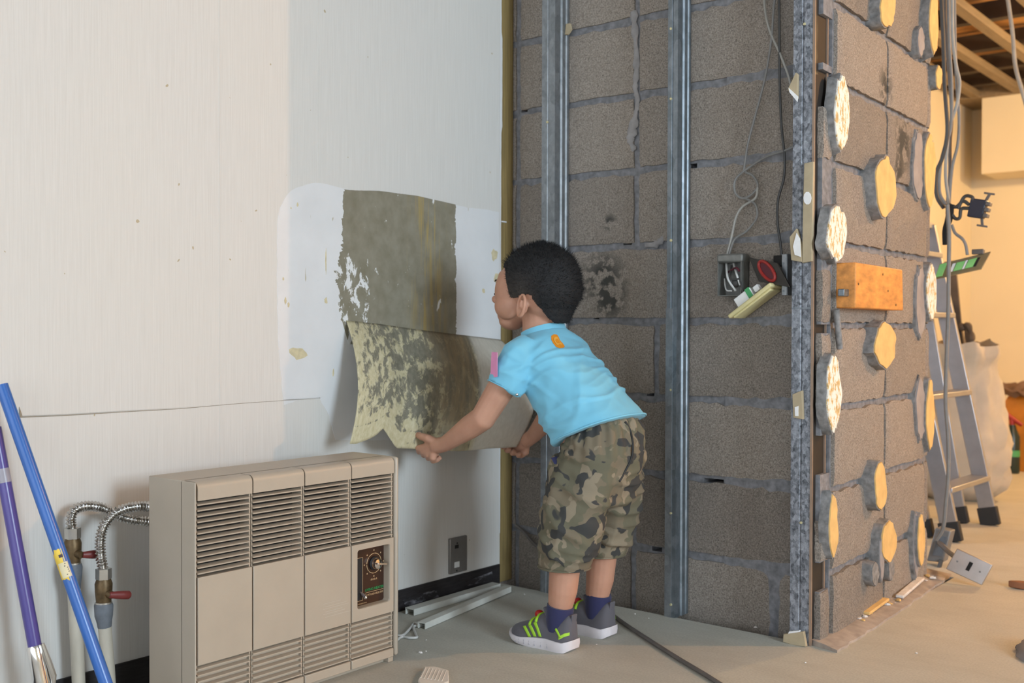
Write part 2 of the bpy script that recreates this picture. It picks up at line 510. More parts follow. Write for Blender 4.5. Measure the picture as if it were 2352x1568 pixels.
# ragged paper remains along the end of the board
e = [V((0, 2.505, 0.15 + 0.02 * k)) for k in range(110)]
m = MB()
for side in (0,):
    ys = [2.509 + 0.0025 * abs(nz((0, 0, k * 0.37))) + (0.004 if 60 < k < 75 else 0) for k in range(110)]
    m.add([V((0.0006, 2.503, p.z)) for p in e] + [V((0.0006, ys[k], p.z)) for k, p in enumerate(e)], [(k, k + 1, 111 + k, 110 + k) for k in range(109)])
m.build('torn_paper_edge', MAT['backing'], wall_left, fix=False, smooth=False)

# black baseboard on that wall
b = MB(); b.minmax((0.0, -3.0, 0.0), (0.006, 2.503, 0.058))
tag(b.build('baseboard_left', MAT['base_black'], bevel=0.001), 'scuffed black vinyl baseboard along the wallpapered wall', 'baseboard', kind='structure')
MAT['scuff'] = plain('plaster_scuff', (0.30, 0.29, 0.32), 0.9, 0, 0.4, 60)
bb = bpy.data.objects['baseboard_left']
def scuffmat():
    g = G('baseboard_scuff'); n = g.noise(g.map(g.pos(), (1, 18, 60)), 1.0, 5, 0.7)
    g.color(g.ramp(n, [(0.50, (0.018, 0.015, 0.016)), (0.62, (0.16, 0.155, 0.17)), (0.8, (0.42, 0.41, 0.42))])).set(Roughness=0.8)
    return g.m
MAT['scuffmat'] = scuffmat()
for a in (((925, 1378), (1000, 1352), (1010, 1375), (935, 1402)), ((1070, 1335), (1130, 1312), (1132, 1330), (1075, 1345))):
    m = MB(); m.prism([P1(*q, 0.0061) for q in a], (0.0006, 0, 0)); m.build('plaster_smear', MAT['scuffmat'], bb)

# wood strip closing the end of the board
b = MB(); b.minmax((-0.05, 2.510, 0.0), (-0.002, 2.569, 2.45))
ws = tag(b.build('trim_1', MAT['wood_strip'], bevel=0.002), 'ochre timber edge strip where the wallpapered board stops', 'trim', kind='structure')
m = MB(); m.minmax((-0.004, 2.512, P2(1160, 511, 2.53).z), (0.001, 2.535, P2(1160, 508, 2.53).z)); m.build('glue_line', MAT['backing'], ws)

# ------------------------------------------------------------------ block walls
def make_block(p0, u, n, w, h, depth, mat, parent, seed, rough=0.004, jag_top=0.0):
    """one concrete block: p0 lower corner of its face, u along the course, n out of the wall"""
    rnd = random.Random(seed)
    p0, u, n = V(p0), V(u), V(n); z = V((0, 0, 1))
    nu, nv = max(3, int(w / 0.022)), 9
    vs_, fs = [], []
    for j in range(nv + 1):
        for i in range(nu + 1):
            a, c = w * i / nu, h * j / nv
            d = 0.0015 * nz((a * 30 + seed, c * 30, 0))
            if i in (0, nu): a += (1 if i == 0 else -1) * rnd.uniform(0, rough); d -= 0.004
            if j in (0, nv):
                c += (1 if j == 0 else -1) * rnd.uniform(0, rough if j == 0 else rough + jag_top); d -= 0.004
            vs_.append(p0 + u * a + z * c + n * d)
    W_ = nu + 1
    for j in range(nv):
        for i in range(nu): fs.append((j * W_ + i, j * W_ + i + 1, (j + 1) * W_ + i + 1, (j + 1) * W_ + i))
    ring = [i for i in range(nu)] + [j * W_ + nu for j in range(nv)] + [nv * W_ + i for i in range(nu, 0, -1)] + [j * W_ for j in range(nv, 0, -1)]
    base = len(vs_)
    vs_ += [vs_[k] - n * depth for k in ring]
    for k in range(len(ring)):
        q = (k + 1) % len(ring)
        fs.append((ring[q], ring[k], base + k, base + q))
    m = MB(); m.add(vs_, fs)
    return m.build('concrete_block', mat, parent, angle=55)

def pitted(x0, x1, z0, z1, yf, yb, pits, deep):
    """wall slab whose front has real pits: pits are (xa, xb, za, zb)"""
    xs = sorted({x0, x1, *[q for p in pits for q in p[:2]]}); zs_l = sorted({z0, z1, *[q for p in pits for q in p[2:]]})
    nx, nz_ = len(xs) - 1, len(zs_l) - 1
    def dep(i, j):
        if not (0 <= i < nx and 0 <= j < nz_): return yb
        cx, cz = (xs[i] + xs[i + 1]) / 2, (zs_l[j] + zs_l[j + 1]) / 2
        return yf + deep if any(p[0] < cx < p[1] and p[2] < cz < p[3] for p in pits) else yf
    m = MB()
    def quad(*ps): m.add([V(p) for p in ps], [(0, 1, 2, 3)])
    for i in range(nx):
        for j in range(nz_):
            d = dep(i, j); xa, xb, za, zb = xs[i], xs[i + 1], zs_l[j], zs_l[j + 1]
            quad((xa, d, za), (xb, d, za), (xb, d, zb), (xa, d, zb))
            e = dep(i + 1, j)
            if e != d: quad((xb, d, za), (xb, e, za), (xb, e, zb), (xb, d, zb))
            e = dep(i, j + 1)
            if e != d: quad((xa, d, zb), (xb, d, zb), (xb, e, zb), (xa, e, zb))
            if i == 0: quad((xa, yb, za), (xa, d, za), (xa, d, zb), (xa, yb, zb))
            if j == 0: quad((xa, yb, za), (xb, yb, za), (xb, d, za), (xa, d, za))
    quad((x0, yb, z0), (x0, yb, z1), (x1, yb, z1), (x1, yb, z0))
    return m
PITS = []
for q, w in (((1588, 380), 0.012), ((1437, 557), 0.014), ((1365, 728), 0.010), ((1635, 1105), 0.03), ((1505, 1262), 0.016), ((1200, 252), 0.012), ((1490, 905), 0.012)):
    p = P2(*q); PITS.append((p.x - w, p.x + w, p.z - .006, p.z + .006))
b = pitted(-0.35, 0.965, -0.12, 2.45, W2Y + 0.010, W2Y + 0.13, PITS, 0.09)
wall_back = tag(b.build('wall_back', MAT['mortar'], smooth=False), 'bare grey concrete block wall behind the child and the steel studs', 'wall', kind='structure')
Z2 = [-0.10] + [0.159 + 0.2098 * k for k in range(12)]
J2 = {0: (-0.40, 0.013, 0.432, 0.858, 0.96), 1: (-0.40, 0.013, 0.432, 0.96), 2: (-0.3, 0.155, 0.57, 0.96), 3: (-0.3, 0.12, 0.505, 0.96), 4: (-0.3, 0.155, 0.57, 0.96)}
for r in range(11):
    js = J2.get(r, (-0.40, 0.013, 0.436, 0.57 if r in (5, 6, 7, 8) else 0.70, 0.96))
    if r >= 5: js = (-0.40, 0.013, 0.436, 0.96)
    for k in range(len(js) - 1):
        g1 = 0.0065 + 0.002 * random.random(); 
        x0, x1 = js[k] + (g1 if k else 0), js[k + 1] - (g1 if k < len(js) - 2 else 0)
        z0, z1 = Z2[r] + 0.006, Z2[r + 1] - 0.006 - 0.003 * random.random()
        # the courses sag a little towards the corner
        make_block((x0, W2Y, z0), (1, 0, 0), (0, -1, 0), x1 - x0, z1 - z0, 0.05, MAT['block'], wall_back, r * 10 + k, 0.004, 0.006)
# mortar squeezed out of the vertical joint
m = MB()
pts = spline([P2(*q) for q in ((1453, 25), (1458, 90), (1460, 160), (1457, 205), (1463, 230), (1458, 262), (1450, 300), (1446, 325), (1456, 345))], 5)
m.tube([p + V((.003 * nz((i * .6, 5, 0)), 0.004, 0)) for i, p in enumerate(pts)], [0.006 + 0.014 * abs(nz((i * 0.37 + .2, 0, 0))) + (0.006 if 26 < i < 36 else 0) for i in range(len(pts))], 10, flat=0.42, up=(1, 0, 0))
m.build('mortar_smear', MAT['mortar_light'], wall_back)
m = MB()
pts = spline([P2(*q) for q in ((1525, 420), (1522, 480), (1520, 540), (1505, 560), (1480, 562))], 4)
m.tube([p + V((.003 * nz((i * .7, 1, 0)), 0.005, 0)) for i, p in enumerate(pts)], [0.006 + 0.015 * abs(nz((i * 0.43 + .3, 3, 0))) for i in range(len(pts))], 10, flat=0.42, up=(1, 0, 0))
m.build('mortar_smear', MAT['mortar_light'], wall_back)
# pier side wall, running away from the corner
m = MB()
def W3(s, z, off=0.0): return O3 + D3 * s + N3 * off + V((0, 0, z))
m.prism([W3(0.107, -0.12, -0.014), W3(0.925, -0.12, -0.014), W3(0.925, -0.12, -0.30), W3(0.118, -0.12, -0.30), W3(0.107, -0.12, -0.10)], (0, 0, 2.57))
wall_right = tag(m.build('wall_pier', MAT['mortar'], smooth=False), 'warm-lit concrete block pier studded with plaster adhesive dabs', 'wall', kind='structure')
# the broken corner is open in places: no mortar and no block there
HOLES = sorted((P3(*q1, -0.0065).z, P3(*q0, -0.0065).z) for q0, q1 in (((1898, 30), (1912, 150)), ((1892, 155), (1912, 250)), ((1896, 1000), (1913, 1085)), ((1897, 1290), (1910, 1350)), ((1899, 745), (1907, 765))))
def minus_holes(z0, z1):
    out_, z = [], z0
    for a_, c_ in HOLES:
        if c_ <= z or a_ >= z1: continue
        if a_ > z: out_.append((z, a_))
        z = max(z, c_)
    if z < z1: out_.append((z, z1))
    return out_
for za, zb in minus_holes(-0.12, 2.45):
    m = MB(); m.prism([W3(0.045, za, -0.014), W3(0.108, za, -0.014), W3(0.108, za, -0.027), W3(0.045, za, -0.027)], (0, 0, zb - za)); m.build('corner_mortar', MAT['mortar'], wall_right, smooth=False)
Z3 = [-0.05, 0.167, 0.370, 0.572, 0.776, 0.978, 1.174, 1.372, 1.565, 1.765, 1.965, 2.165, 2.4]
for r in range(12):
    sp = [(0.112, 0.498), (0.508, 0.885), (0.893, 0.930)] if r not in () else []
    if r % 3 != 2: sp = [(0.040, 0.102)] + sp
    for k, (s0, s1) in enumerate(sp):
        z0, z1 = Z3[r] + 0.006, Z3[r + 1] - 0.006
        if s0 == 0.040 and r in (1, 4, 7): z1 -= 0.06
        dep = 0.0 if s0 > 0.1 and s0 < 0.8 else (-0.006 if s0 < 0.1 else -0.004)
        for n_, (za, zb) in enumerate(minus_holes(z0, z1) if s0 < 0.1 else [(z0, z1)]):
            if zb - za < 0.02: continue
            make_block(W3(s0, za, dep), D3, N3, s1 - s0, zb - za, (0.02 if s0 < 0.1 else 0.05) if s0 < 0.8 else 0.10, MAT['block3'], wall_right, 500 + r * 10 + k + 1000 * n_, 0.005, 0.003)

MAT['dab_grey'] = plain('adhesive_grey', (0.21, 0.205, 0.20), 0.95, 0, 0.35, 60, 1.0, 140)
MAT['dab_mauve'] = plain('adhesive_mauve', (0.30, 0.275, 0.27), 0.95, 0, 0.15, 20, 0.4, 110)
MAT['dab_yellow'] = plain('torn_board_ochre', (0.70, 0.45, 0.17), 0.9, 0, 0.12, 25, 0.4, 90)
def flecked():
    g = G('torn_board_white'); n = g.noise(g.map(g.pos(), (1, 1, 0.6)), 75, 5, 0.65)
    g.color(g.ramp(n, [(0.30, (0.38, 0.27, 0.13)), (0.44, (0.66, 0.46, 0.20)), (0.50, (0.80, 0.76, 0.68)), (0.7, (0.84, 0.81, 0.76))])).set(Roughness=0.95)
    g.bump(n, 0.6, 0.003); return g.m
MAT['dab_white'] = flecked()
def dab(x0, y0, x1, y1, depth, face, seed, side='dab_grey', lean=0.0):
    """lump of adhesive: pixel box of its torn outer face, depth off the wall"""
    rnd = random.Random(seed); depth *= 0.8
    pts = []
    cx, cy = (x0 + x1) / 2, (y0 + y1) / 2
    for k in range(26):
        a = 2 * math.pi * k / 26
        e = 1.25
        ca, sa = math.cos(a), math.sin(a)
        rx = (x1 - x0) / 2 * math.copysign(abs(ca) ** e, ca) * (1 + 0.36 * nz((k * 0.30, seed * 1.7, 0)) + 0.10 * nz((k * 0.8, seed, 3)))
        ry = (y1 - y0) / 2 * math.copysign(abs(sa) ** 0.85, sa) * (1 + 0.16 * nz((k * 0.8, seed * 1.3, 5)))
        pts.append(P3(cx + rx + lean * ry, cy + ry, depth))
    m = MB(); cen = sum(pts, V()) / len(pts)
    r0 = [p - N3 * (depth + 0.015) + (p - cen) * (0.06 + 0.14 * nz((i * 0.5, seed, 3))) for i, p in enumerate(pts)]
    r1 = [p - N3 * depth * 0.55 + (p - cen) * (0.04 + 0.12 * nz((i * 0.7, seed, 9))) for i, p in enumerate(pts)]
    r2 = [p - N3 * 0.002 + (p - cen) * 0.03 for p in pts]
    m.loft([r0, r1, r2])
    d = m.build('adhesive_dab', MAT[side], wall_right, angle=60)
    m = MB()
    f0 = [p - N3 * 0.003 + (p - cen) * -0.03 for p in pts]
    inner = [[cen + (p - cen) * k + N3 * (0.0015 + 0.002 * nz((p.y * 60, p.z * 60, k * 3 + seed))) for p in pts] for k in (0.97, 0.7, 0.4, 0.12)]
    m.loft([f0] + inner); m.build('torn_face', MAT[face], d, angle=60)
for i, a in enumerate(((1917, 172, 1951, 345, .014, 'dab_white'), (2020, -30, 2058, 62, .035, 'dab_yellow'), (2012, 360, 2056, 498, .036, 'dab_yellow'),
        (1900, 470, 1944, 600, .014, 'dab_white'), (2010, 740, 2057, 845, .034, 'dab_yellow'), (1900, 815, 1932, 990, .014, 'dab_white'),
        (2010, 1060, 2036, 1172, .038, 'dab_yellow'), (1905, 1135, 1924, 1280, .014, 'dab_yellow'), (2026, 1195, 2058, 1290, .034, 'dab_yellow'),
        (2136, -30, 2156, 125, .035, 'dab_yellow'), (2124, 305, 2148, 478, .02, 'dab_yellow'), (2130, 605, 2150, 735, .022, 'dab_white'),
        (2128, 868, 2146, 1030, .02, 'dab_yellow'), (2108, 1180, 2124, 1300, .03, 'dab_yellow'), (2150, 150, 2163, 205, .02, 'dab_yellow'))):
    dab(*a[:5], a[5], 40 + i)
# flat grey skims on the far quarter of the pier and dark stained lumps at its foot
for i, a in enumerate(((2098, 300, 2122, 460, .010), (2104, 610, 2126, 775, .010), (2104, 868, 2124, 1010, .010), (2098, 1175, 2112, 1325, .016), (2108, 60, 2122, 130, .02), (2020, 1230, 2030, 1335, .03))):
    dab(*a, 'dab_mauve', 80 + i, 'dab_grey')
dab(2040, 1275, 2054, 1335, .02, 'dab_grey', 95, 'dab_grey')
dab(2002, 1290, 2018, 1345, .03, 'dab_grey', 96)
# screed kerb left along the foot of the pier
MAT['kerb'] = plain('kerb_mortar', (0.37, 0.315, 0.27), 0.95, 0, 0.2, 30, 0.5, 120)
m = MB()
A = [PF(1892, 1491), PF(1990, 1432), PF(2080, 1372), PF(2140, 1318)]; B = [PF(1923, 1499), PF(2005, 1447), PF(2090, 1390), PF(2185, 1322)]
A = [p for p in spline(A, 8)]; B = [p + N3 * .010 * nz((i * .8, 2, 0)) for i, p in enumerate(spline(B, 8))]
m.loft([[a + V((-0.05, 0.02, -0.02)), a + V((-0.05, 0.02, 0.014)), a + V((0, 0, 0.013)), c + V((0, 0, 0.006)), c + V((0, 0, -0.004))] for a, c in zip(A, B)])
tag(m.build('kerb_strip', MAT['kerb']), 'low pinkish mortar kerb along the foot of the block pier', 'kerb', kind='structure')

# ------------------------------------------------------------------ back room shell
b = MB(); b.minmax((-0.30, 7.82, -0.1), (5.4, 7.95, 2.45))
tag(b.build('wall_far', MAT['cream'], smooth=False), 'cream far wall of the back room', 'wall', kind='structure')
b = MB(); b.minmax((-0.30, 3.40, -0.1), (-0.19, 7.95, 2.45))
tag(b.build('wall_side', MAT['cream'], smooth=False), 'cream side wall of the back room behind the pier', 'wall', kind='structure')
pz = P2(2300, 388, 7.30).z
b = MB(); b.minmax((-0.02, 7.45, pz), (5.3, 7.82, P2(2300, 215, 7.45).z + 0.02)); 
soff = b.build('beam_1', MAT['cream'], smooth=False)
tag(soff, 'cream boxed beam across the far wall below the ceiling', 'beam', kind='structure')
b = MB(); b.minmax((-0.19, 7.40, P2(2300, 217, 7.4).z), (5.3, 7.84, P2(2300, 200, 7.4).z + 0.02))
tag(b.build('trim_2', MAT['batten'], smooth=False), 'pale timber cornice strip on top of the far wall', 'trim', kind='structure')
b = MB(); b.minmax((-0.35, -3.0, 2.44), (5.4, 7.95, 2.52))
ceil = tag(b.build('ceiling', MAT['ceil_dark'], smooth=False), 'stripped ceiling of brown boards with exposed battens', 'ceiling', kind='structure')
for k, x in enumerate([-0.05, 0.21, 0.47, 0.75, 1.05, 1.35, 1.65, 1.95, 2.25, 2.55]):
    m = MB(); m.minmax((x - 0.028, 3.5, 2.27), (x + 0.028, 7.74, 2.31)); m.build('batten', MAT['batten'], ceil, smooth=False)
for k, y in enumerate([4.2, 5.1, 5.75, 6.35, 6.85, 7.25, 7.6]):
    m = MB(); m.minmax((-0.19, y - 0.03, 2.31), (5.3, y + 0.03, 2.40)); m.build('joist', MAT['joist'], ceil, smooth=False)
for k in range(9):
    m = MB(); y = 4.0 + k * 0.42; m.minmax((-0.19, y, 2.425), (5.3, y + 0.405, 2.445)); m.build('ceiling_board', MAT['ply'], ceil, smooth=False)

# wall to the camera's right with the daylight window
b = MB()
b.minmax((5.2, -3.0, -0.1), (5.32, 0.45, 2.45)); b.minmax((5.2, 1.65, -0.1), (5.32, 7.95, 2.45))
b.minmax((5.2, 0.45, -0.1), (5.32, 1.65, 0.85)); b.minmax((5.2, 0.45, 2.25), (5.32, 1.65, 2.45))
wr = tag(b.build('wall_right', MAT['cream'], smooth=False), 'plain wall with the daylight window opening', 'wall', kind='structure')
MAT['white'] = plain('white_paint', (0.75, 0.75, 0.73), 0.6, 0, 0.04)
m = MB(); m.minmax((5.17, 0.40, 0.81), (5.22, 0.46, 2.29)); m.minmax((5.17, 1.64, 0.81), (5.22, 1.70, 2.29)); m.minmax((5.17, 0.4, 0.80), (5.24, 1.7, 0.86)); m.minmax((5.17, 0.4, 2.24), (5.22, 1.7, 2.30))
tag(m.build('window_1', MAT['white'], smooth=False), 'white frame of the daylight window', 'window', kind='structure')
# ------------------------------------------------------------------ heater
MAT['enamel'] = plain('taupe_enamel', (0.42, 0.36, 0.285), 0.42, 0, 0.03, 14)
MAT['enamel_side'] = MAT['enamel']
MAT['recess'] = plain('louver_recess', (0.012, 0.012, 0.014), 0.6)
MAT['recess_low'] = MAT['enamel']
MAT['core_black'] = plain('black_painted_core', (0.03, 0.03, 0.031), 0.6)
MAT['brown_panel'] = plain('brown_panel', (0.040, 0.017, 0.010), 0.30, 0, 0.1)
MAT['gold'] = plain('gold_print', (0.52, 0.36, 0.20), 0.5)
MAT['green_print'] = plain('green_print', (0.02, 0.30, 0.09), 0.5)
MAT['chrome'] = plain('chrome', (0.80, 0.79, 0.78), 0.10, 1.0, 0.02)
MAT['inner_lilac'] = MAT['enamel']
XF, XB = 0.305, 0.150
def H(px, py, x=XF): return P1(px, py, x)
Y0, Y1, ZT = H(447, 1112).y, H(917, 1060).y, 0.470
heater = thing('space_heater', ((XF + XB) / 2, (Y0 + Y1) / 2, 0), 'taupe metal floor-standing hot-water heater with louvered front against the wallpapered wall', 'heater')
cols = [H(453, 1250).y, H(581, 1250).y, H(700, 1250).y, H(807.5, 1250).y, H(906, 1250).y]
zcap, zp1, zp0, zlow, zbase = 0.434, 0.2865, 0.1165, 0.033, 0.012
m = MB(); rim = [(Y0, .012), (Y1, .012), (Y1, ZT), (Y0, ZT)]; ins = [(Y0 + .004, .016), (Y1 - .004, .016), (Y1 - .004, ZT - .004), (Y0 + .004, ZT - .004)]
m.loft([[V((XB + .004, a, c)) for a, c in ins], [V((XF - .040, a, c)) for a, c in ins], [V((XF - .040, a, c)) for a, c in rim], [V((XB, a, c)) for a, c in rim]])   # open-fronted sheet-metal shell
m.build('case', MAT['enamel_side'], heater, bevel=0.002)
for y0, y1 in ((Y0, cols[0] - 0.0025), (cols[4] + 0.0025, Y1)):
    m = MB(); m.minmax((XF - 0.045, y0, 0.012), (XF + 0.001, y1, ZT)); m.build('side_frame', MAT['enamel'], heater, bevel=0.007, seg=3)
m = MB(); m.minmax((XB + 0.02, Y0 + 0.02, 0.03), (XB + 0.06, Y1 - 0.02, ZT - 0.03)); m.build('heat_exchanger', MAT['core_black'], heater)
m = MB(); m.minmax((XF - 0.034, cols[0] - 0.001, zlow), (XF - 0.014, cols[4] + 0.001, zp0 + 0.004)); m.build('lower_louver_back', MAT['recess_low'], heater)
m = MB(); m.minmax((XB + 0.01, Y0 + 0.012, 0.0), (XF - 0.02, Y1 - 0.03, 0.014)); m.build('plinth', MAT['enamel_side'], heater)
m = MB(); m.minmax((XF - 0.03, Y1 - 0.03, 0.0), (XF - 0.004, Y1 - 0.014, 0.016)); m.build('foot', MAT['enamel'], heater, bevel=0.002)
def slat_mesh(y0, y1, z):
    m = MB(); prof = [(-0.016, 0.0012), (-0.004, -0.0018), (0.0, -0.0014), (0.0, 0.0010), (-0.002, 0.0016), (-0.016, 0.0032)]
    m.loft([[V((XF - 0.001 + a, y, z + c)) for a, c in prof] for y in (y0, y1)])
    return m
n_up, n_lo = 13, 7
for k in range(4):
    y0, y1 = cols[k] + 0.0016, cols[k + 1] - 0.0016
    m = MB()       # rounded top cap
    prof = [(-0.045, ZT)] + [(-0.013 + 0.013 * math.sin(a), ZT - 0.013 + 0.013 * math.cos(a)) for a in [math.pi / 2 * i / 6 for i in range(7)]] + [(0.0, zcap), (-0.012, zcap), (-0.045, zcap + 0.004)]
    m.loft([[V((XF + a, y, c)) for a, c in prof] for y in (y0, y1)]); m.build('top_cap', MAT['enamel'], heater)
    pit = (zcap - zp1 - 0.004) / n_up
    s = slat_mesh(y0, y1 - 0.004, zcap - pit * 0.72).build('slat', MAT['enamel'], heater)
    for i in range(1, n_up): copy_part(s, (0, 0, -pit * i), heater)
    pl = (zp0 - zlow) / n_lo
    s = slat_mesh(y0, y1 - 0.004, zp0 - pl * 0.62).build('slat', MAT['enamel'], heater)
    for i in range(1, n_lo): copy_part(s, (0, 0, -pl * i), heater)
    for za, zb in ((zp1, zcap), (zlow, zp0)):
        m = MB(); m.minmax((XF - 0.036, y1 - 0.0035, za), (XF - 0.006, y1 - 0.0005, zb)); m.build('divider', MAT['enamel'], heater)
        m = MB(); m.minmax((XF - 0.036, y0 - 0.001, za), (XF - 0.006, y0 + 0.0012, zb)); m.build('divider', MAT['enamel'], heater)
    m = MB(); m.minmax((XF - 0.03, y0, zbase), (XF, y1, zlow - 0.001)); m.build('bottom_rail', MAT['enamel'], heater, bevel=0.002)
    if k < 3:
        m = MB(); m.minmax((XF - 0.03, y0, zp0), (XF, y1, zp1)); m.build('front_panel', MAT['enamel'], heater, bevel=0.0012)
# control column: bezel with a rounded window, recessed brown dial plate
y0, y1 = cols[3] + 0.0016, cols[4] - 0.0016
hy0, hy1, hz0, hz1 = H(821, 1340).y, H(896, 1320).y, H(896, 1380).z, H(896, 1248).z
def rrect(a0, a1, c0, c1, r, n=5):
    pts = []
    for (cx, cz, st) in ((a1 - r, c1 - r, 0), (a0 + r, c1 - r, 90), (a0 + r, c0 + r, 180), (a1 - r, c0 + r, 270)):
        for i in range(n + 1):
            t = math.radians(st + 90 * i / n); pts.append((cx + r * math.cos(t), cz + r * math.sin(t)))
    return pts
inn = rrect(hy0, hy1, hz0, hz1, 0.006); outr = rrect(y0, y1, zp0, zp1, 0.0012)
m = MB(); m.loft([[V((XF - 0.03, a, c)) for a, c in outr], [V((XF - 0.001, a, c)) for a, c in outr], [V((XF, a * 0.985 + 0.015 * (y0 + y1) / 2, c)) for a, c in outr],
                  [V((XF, a, c)) for a, c in inn], [V((XF - 0.003, a, c)) for a, c in rrect(hy0 + .001, hy1 - .001, hz0 + .001, hz1 - .001, 0.006)]], cap=False)
bez = m.build('control_bezel', MAT['enamel'], heater, angle=30)
XP = XF - 0.020
m = MB(); i2 = rrect(hy0 + .001, hy1 - .001, hz0 + .001, hz1 - .001, 0.006)
m.loft([[V((XF - 0.003, a, c)) for a, c in i2], [V((XP - 0.001, a, c)) for a, c in i2]], cap=False); m.build('bezel_wall', MAT['inner_lilac'], bez)
m = MB(); m.minmax((XP - 0.006, hy0 - .003, hz0 - .003), (XP, hy1 + .003, hz1 + .003)); plate = m.build('dial_plate', MAT['brown_panel'], heater, smooth=False)
def D(px, py): return P1(px, py, XP)
# lever slot
sy0, sy1 = hy0 - 0.002, D(833, 1320).y; sz0, sz1 = D(833, 1378).z, D(833, 1279).z
m = MB(); m.minmax((XP - .001, sy0, sz0), (XP + .0006, sy1, sz1)); slot = m.build('lever_slot', MAT['recess'], plate)
m = MB()
m.minmax((XP, sy0, sz1 - .0008), (XP + .0010, sy1, sz1)); m.minmax((XP, sy0, sz0), (XP + .0010, sy1, sz0 + .0008)); m.minmax((XP, sy1 - .0008, sz0), (XP + .0010, sy1, sz1))
m.build('slot_outline', MAT['gold'], plate, smooth=False)
lv = P1(828, 1360, XP); lt = P1(839, 1371, XP + 0.016)
MAT['lever'] = plain('lever_grey', (0.20, 0.17, 0.165), 0.4)
m = MB(); m.tube([lv, lv.lerp(lt, 0.5), lt], [0.002, 0.0036, 0.0042], 10); L = m.build('lever', MAT['lever'], plate)
m = MB(); m.tube([lt - (lt - lv) * 0.02, lt + (lt - lv).normalized() * 0.002, lt + (lt - lv).normalized() * 0.0045], [0.0042, 0.0044, 0.002], 12); m.build('lever_tip', MAT['chrome'], plate)
# dial ring, ticks, knob
kc = D(858.5, 1292.5); rr = abs(D(875, 1288).y - D(842, 1297).y) / 2
seg = 7
for s in range(seg + 1):
    a0, a1 = math.radians(90 + s * 45 + 3), math.radians(90 + (s + 1) * 45 - 3)
    pts = [kc + V((0.0006, math.cos(a) * rr, math.sin(a) * rr)) for a in [a0 + (a1 - a0) * i / 8 for i in range(9)]]
    m = MB(); m.tube(pts, 0.0009, 6); m.build('dial_arc', MAT['gold'], plate)
    a = math.radians(90 + s * 45); q = kc + V((0.0003, math.cos(a) * rr * 1.32, math.sin(a) * rr * 1.32))
    m = MB(); m.box(q, (0.0008, 0.0026, 0.0030)); m.build('dial_mark', MAT['gold'], plate)
m = MB(); m.tube([kc + V((x, 0, 0)) for x in (0, 0.004, 0.006)], [rr * .70, rr * .70, rr * .62], 24); m.build('knob_base', MAT['recess'], plate)
m = MB(); m.tube([kc + V((x, 0, 0)) for x in (0.004, 0.010, 0.016, 0.018)], [rr * .56, rr * .58, rr * .50, rr * .28], 24); knob = m.build('knob', MAT['chrome'], plate)
m = MB(); m.box(kc + V((0.019, 0.004, 0.0005)), (0.012, 0.030, 0.0045), Matrix.Rotation(math.radians(-8), 3, 'X')); m.build('knob_wing', MAT['chrome'], plate, bevel=0.001)
def text(s, p, size, mat, parent, name, right=(0, 1, 0), align='LEFT', extr=0.0002, width=None):
    c = bpy.data.curves.new(name, 'FONT'); c.body = s; c.size = size; c.extrude = extr; c.align_x = align; c.resolution_u = 3
    o = bpy.data.objects.new(name, c); COL.objects.link(o); c.materials.append(mat)
    r = V(right); up = V((0, 0, 1)); nrm = r.cross(up)
    R = Matrix((r, up, nrm)).transposed()
    o.rotation_euler = R.to_euler()
    o.parent = parent; o.location = V(p) - WORLD[parent.name]
    WORLD[o.name] = V(p)
    if width:
        bpy.context.view_layer.update()
        w = o.dimensions.x
        if w > 0: o.scale.x = width / w
    bpy.context.view_layer.update()
    me = bpy.data.meshes.new_from_object(o.evaluated_get(bpy.context.evaluated_depsgraph_get()))
    k = bpy.data.objects.new(name, me); k.rotation_euler = o.rotation_euler; k.scale = o.scale; k.parent = parent; k.location = o.location
    bpy.data.objects.remove(o); COL.objects.link(k); k.name = name; WORLD[k.name] = V(p)
    return k
tx0, tx1 = D(838, 1360).y, D(880, 1345).y
text('LIVING HEATER', (XP + .0006, tx0, D(838, 1359).z + 0.0005), 0.0085, MAT['green_print'], plate, 'heater_lettering', width=tx1 - tx0)
m = MB(); m.minmax((XP, tx0, D(838, 1362).z), (XP + .0007, tx1, D(838, 1362).z + .0007)); m.build('lettering_underline', MAT['gold'], plate)
zm = D(846, 1366).z - 0.0016
text('MITSUBISHI ELECTRIC', (XP + .0006, tx0 + 0.007, zm), 0.0062, MAT['gold'], plate, 'maker_lettering', width=tx1 - tx0 - 0.008)
for a, c in ((0, 0.0028), (-0.0016, 0.0002), (0.0016, 0.0002)):
    p = V((XP, tx0 + 0.003 + a, zm + c)); m = MB()
    m.prism([p, p + V((0, 0.0013, 0.0013)), p + V((0, 0, 0.0026)), p + V((0, -0.0013, 0.0013))], (0.0007, 0, 0)); m.build('maker_emblem', MAT['gold'], plate, smooth=False)
def marks(y, z, n, w, h, name):
    m = MB()
    for i in range(n):
        p = V((XP, y + i * w * 1.25, z)); m.minmax(p + V((0, 0, h * .42)), p + V((.0007, w, h * .58))); m.minmax(p + V((0, w * .4, 0)), p + V((.0007, w * .6, h)))
        m.minmax(p + V((0, w * .05, 0)), p + V((.0007, w * .95, h * .14)))
    m.build(name, MAT['gold'], plate, smooth=False)
marks(kc.y - .010, D(858, 1331).z, 4, .0042, .0042, 'dial_caption')
marks(hy0 + .003, sz1 + .0025, 2, .0040, .0040, 'slot_caption')
marks(hy0 + .005, sz0 - .0080, 12, .0028, .0026, 'panel_caption')
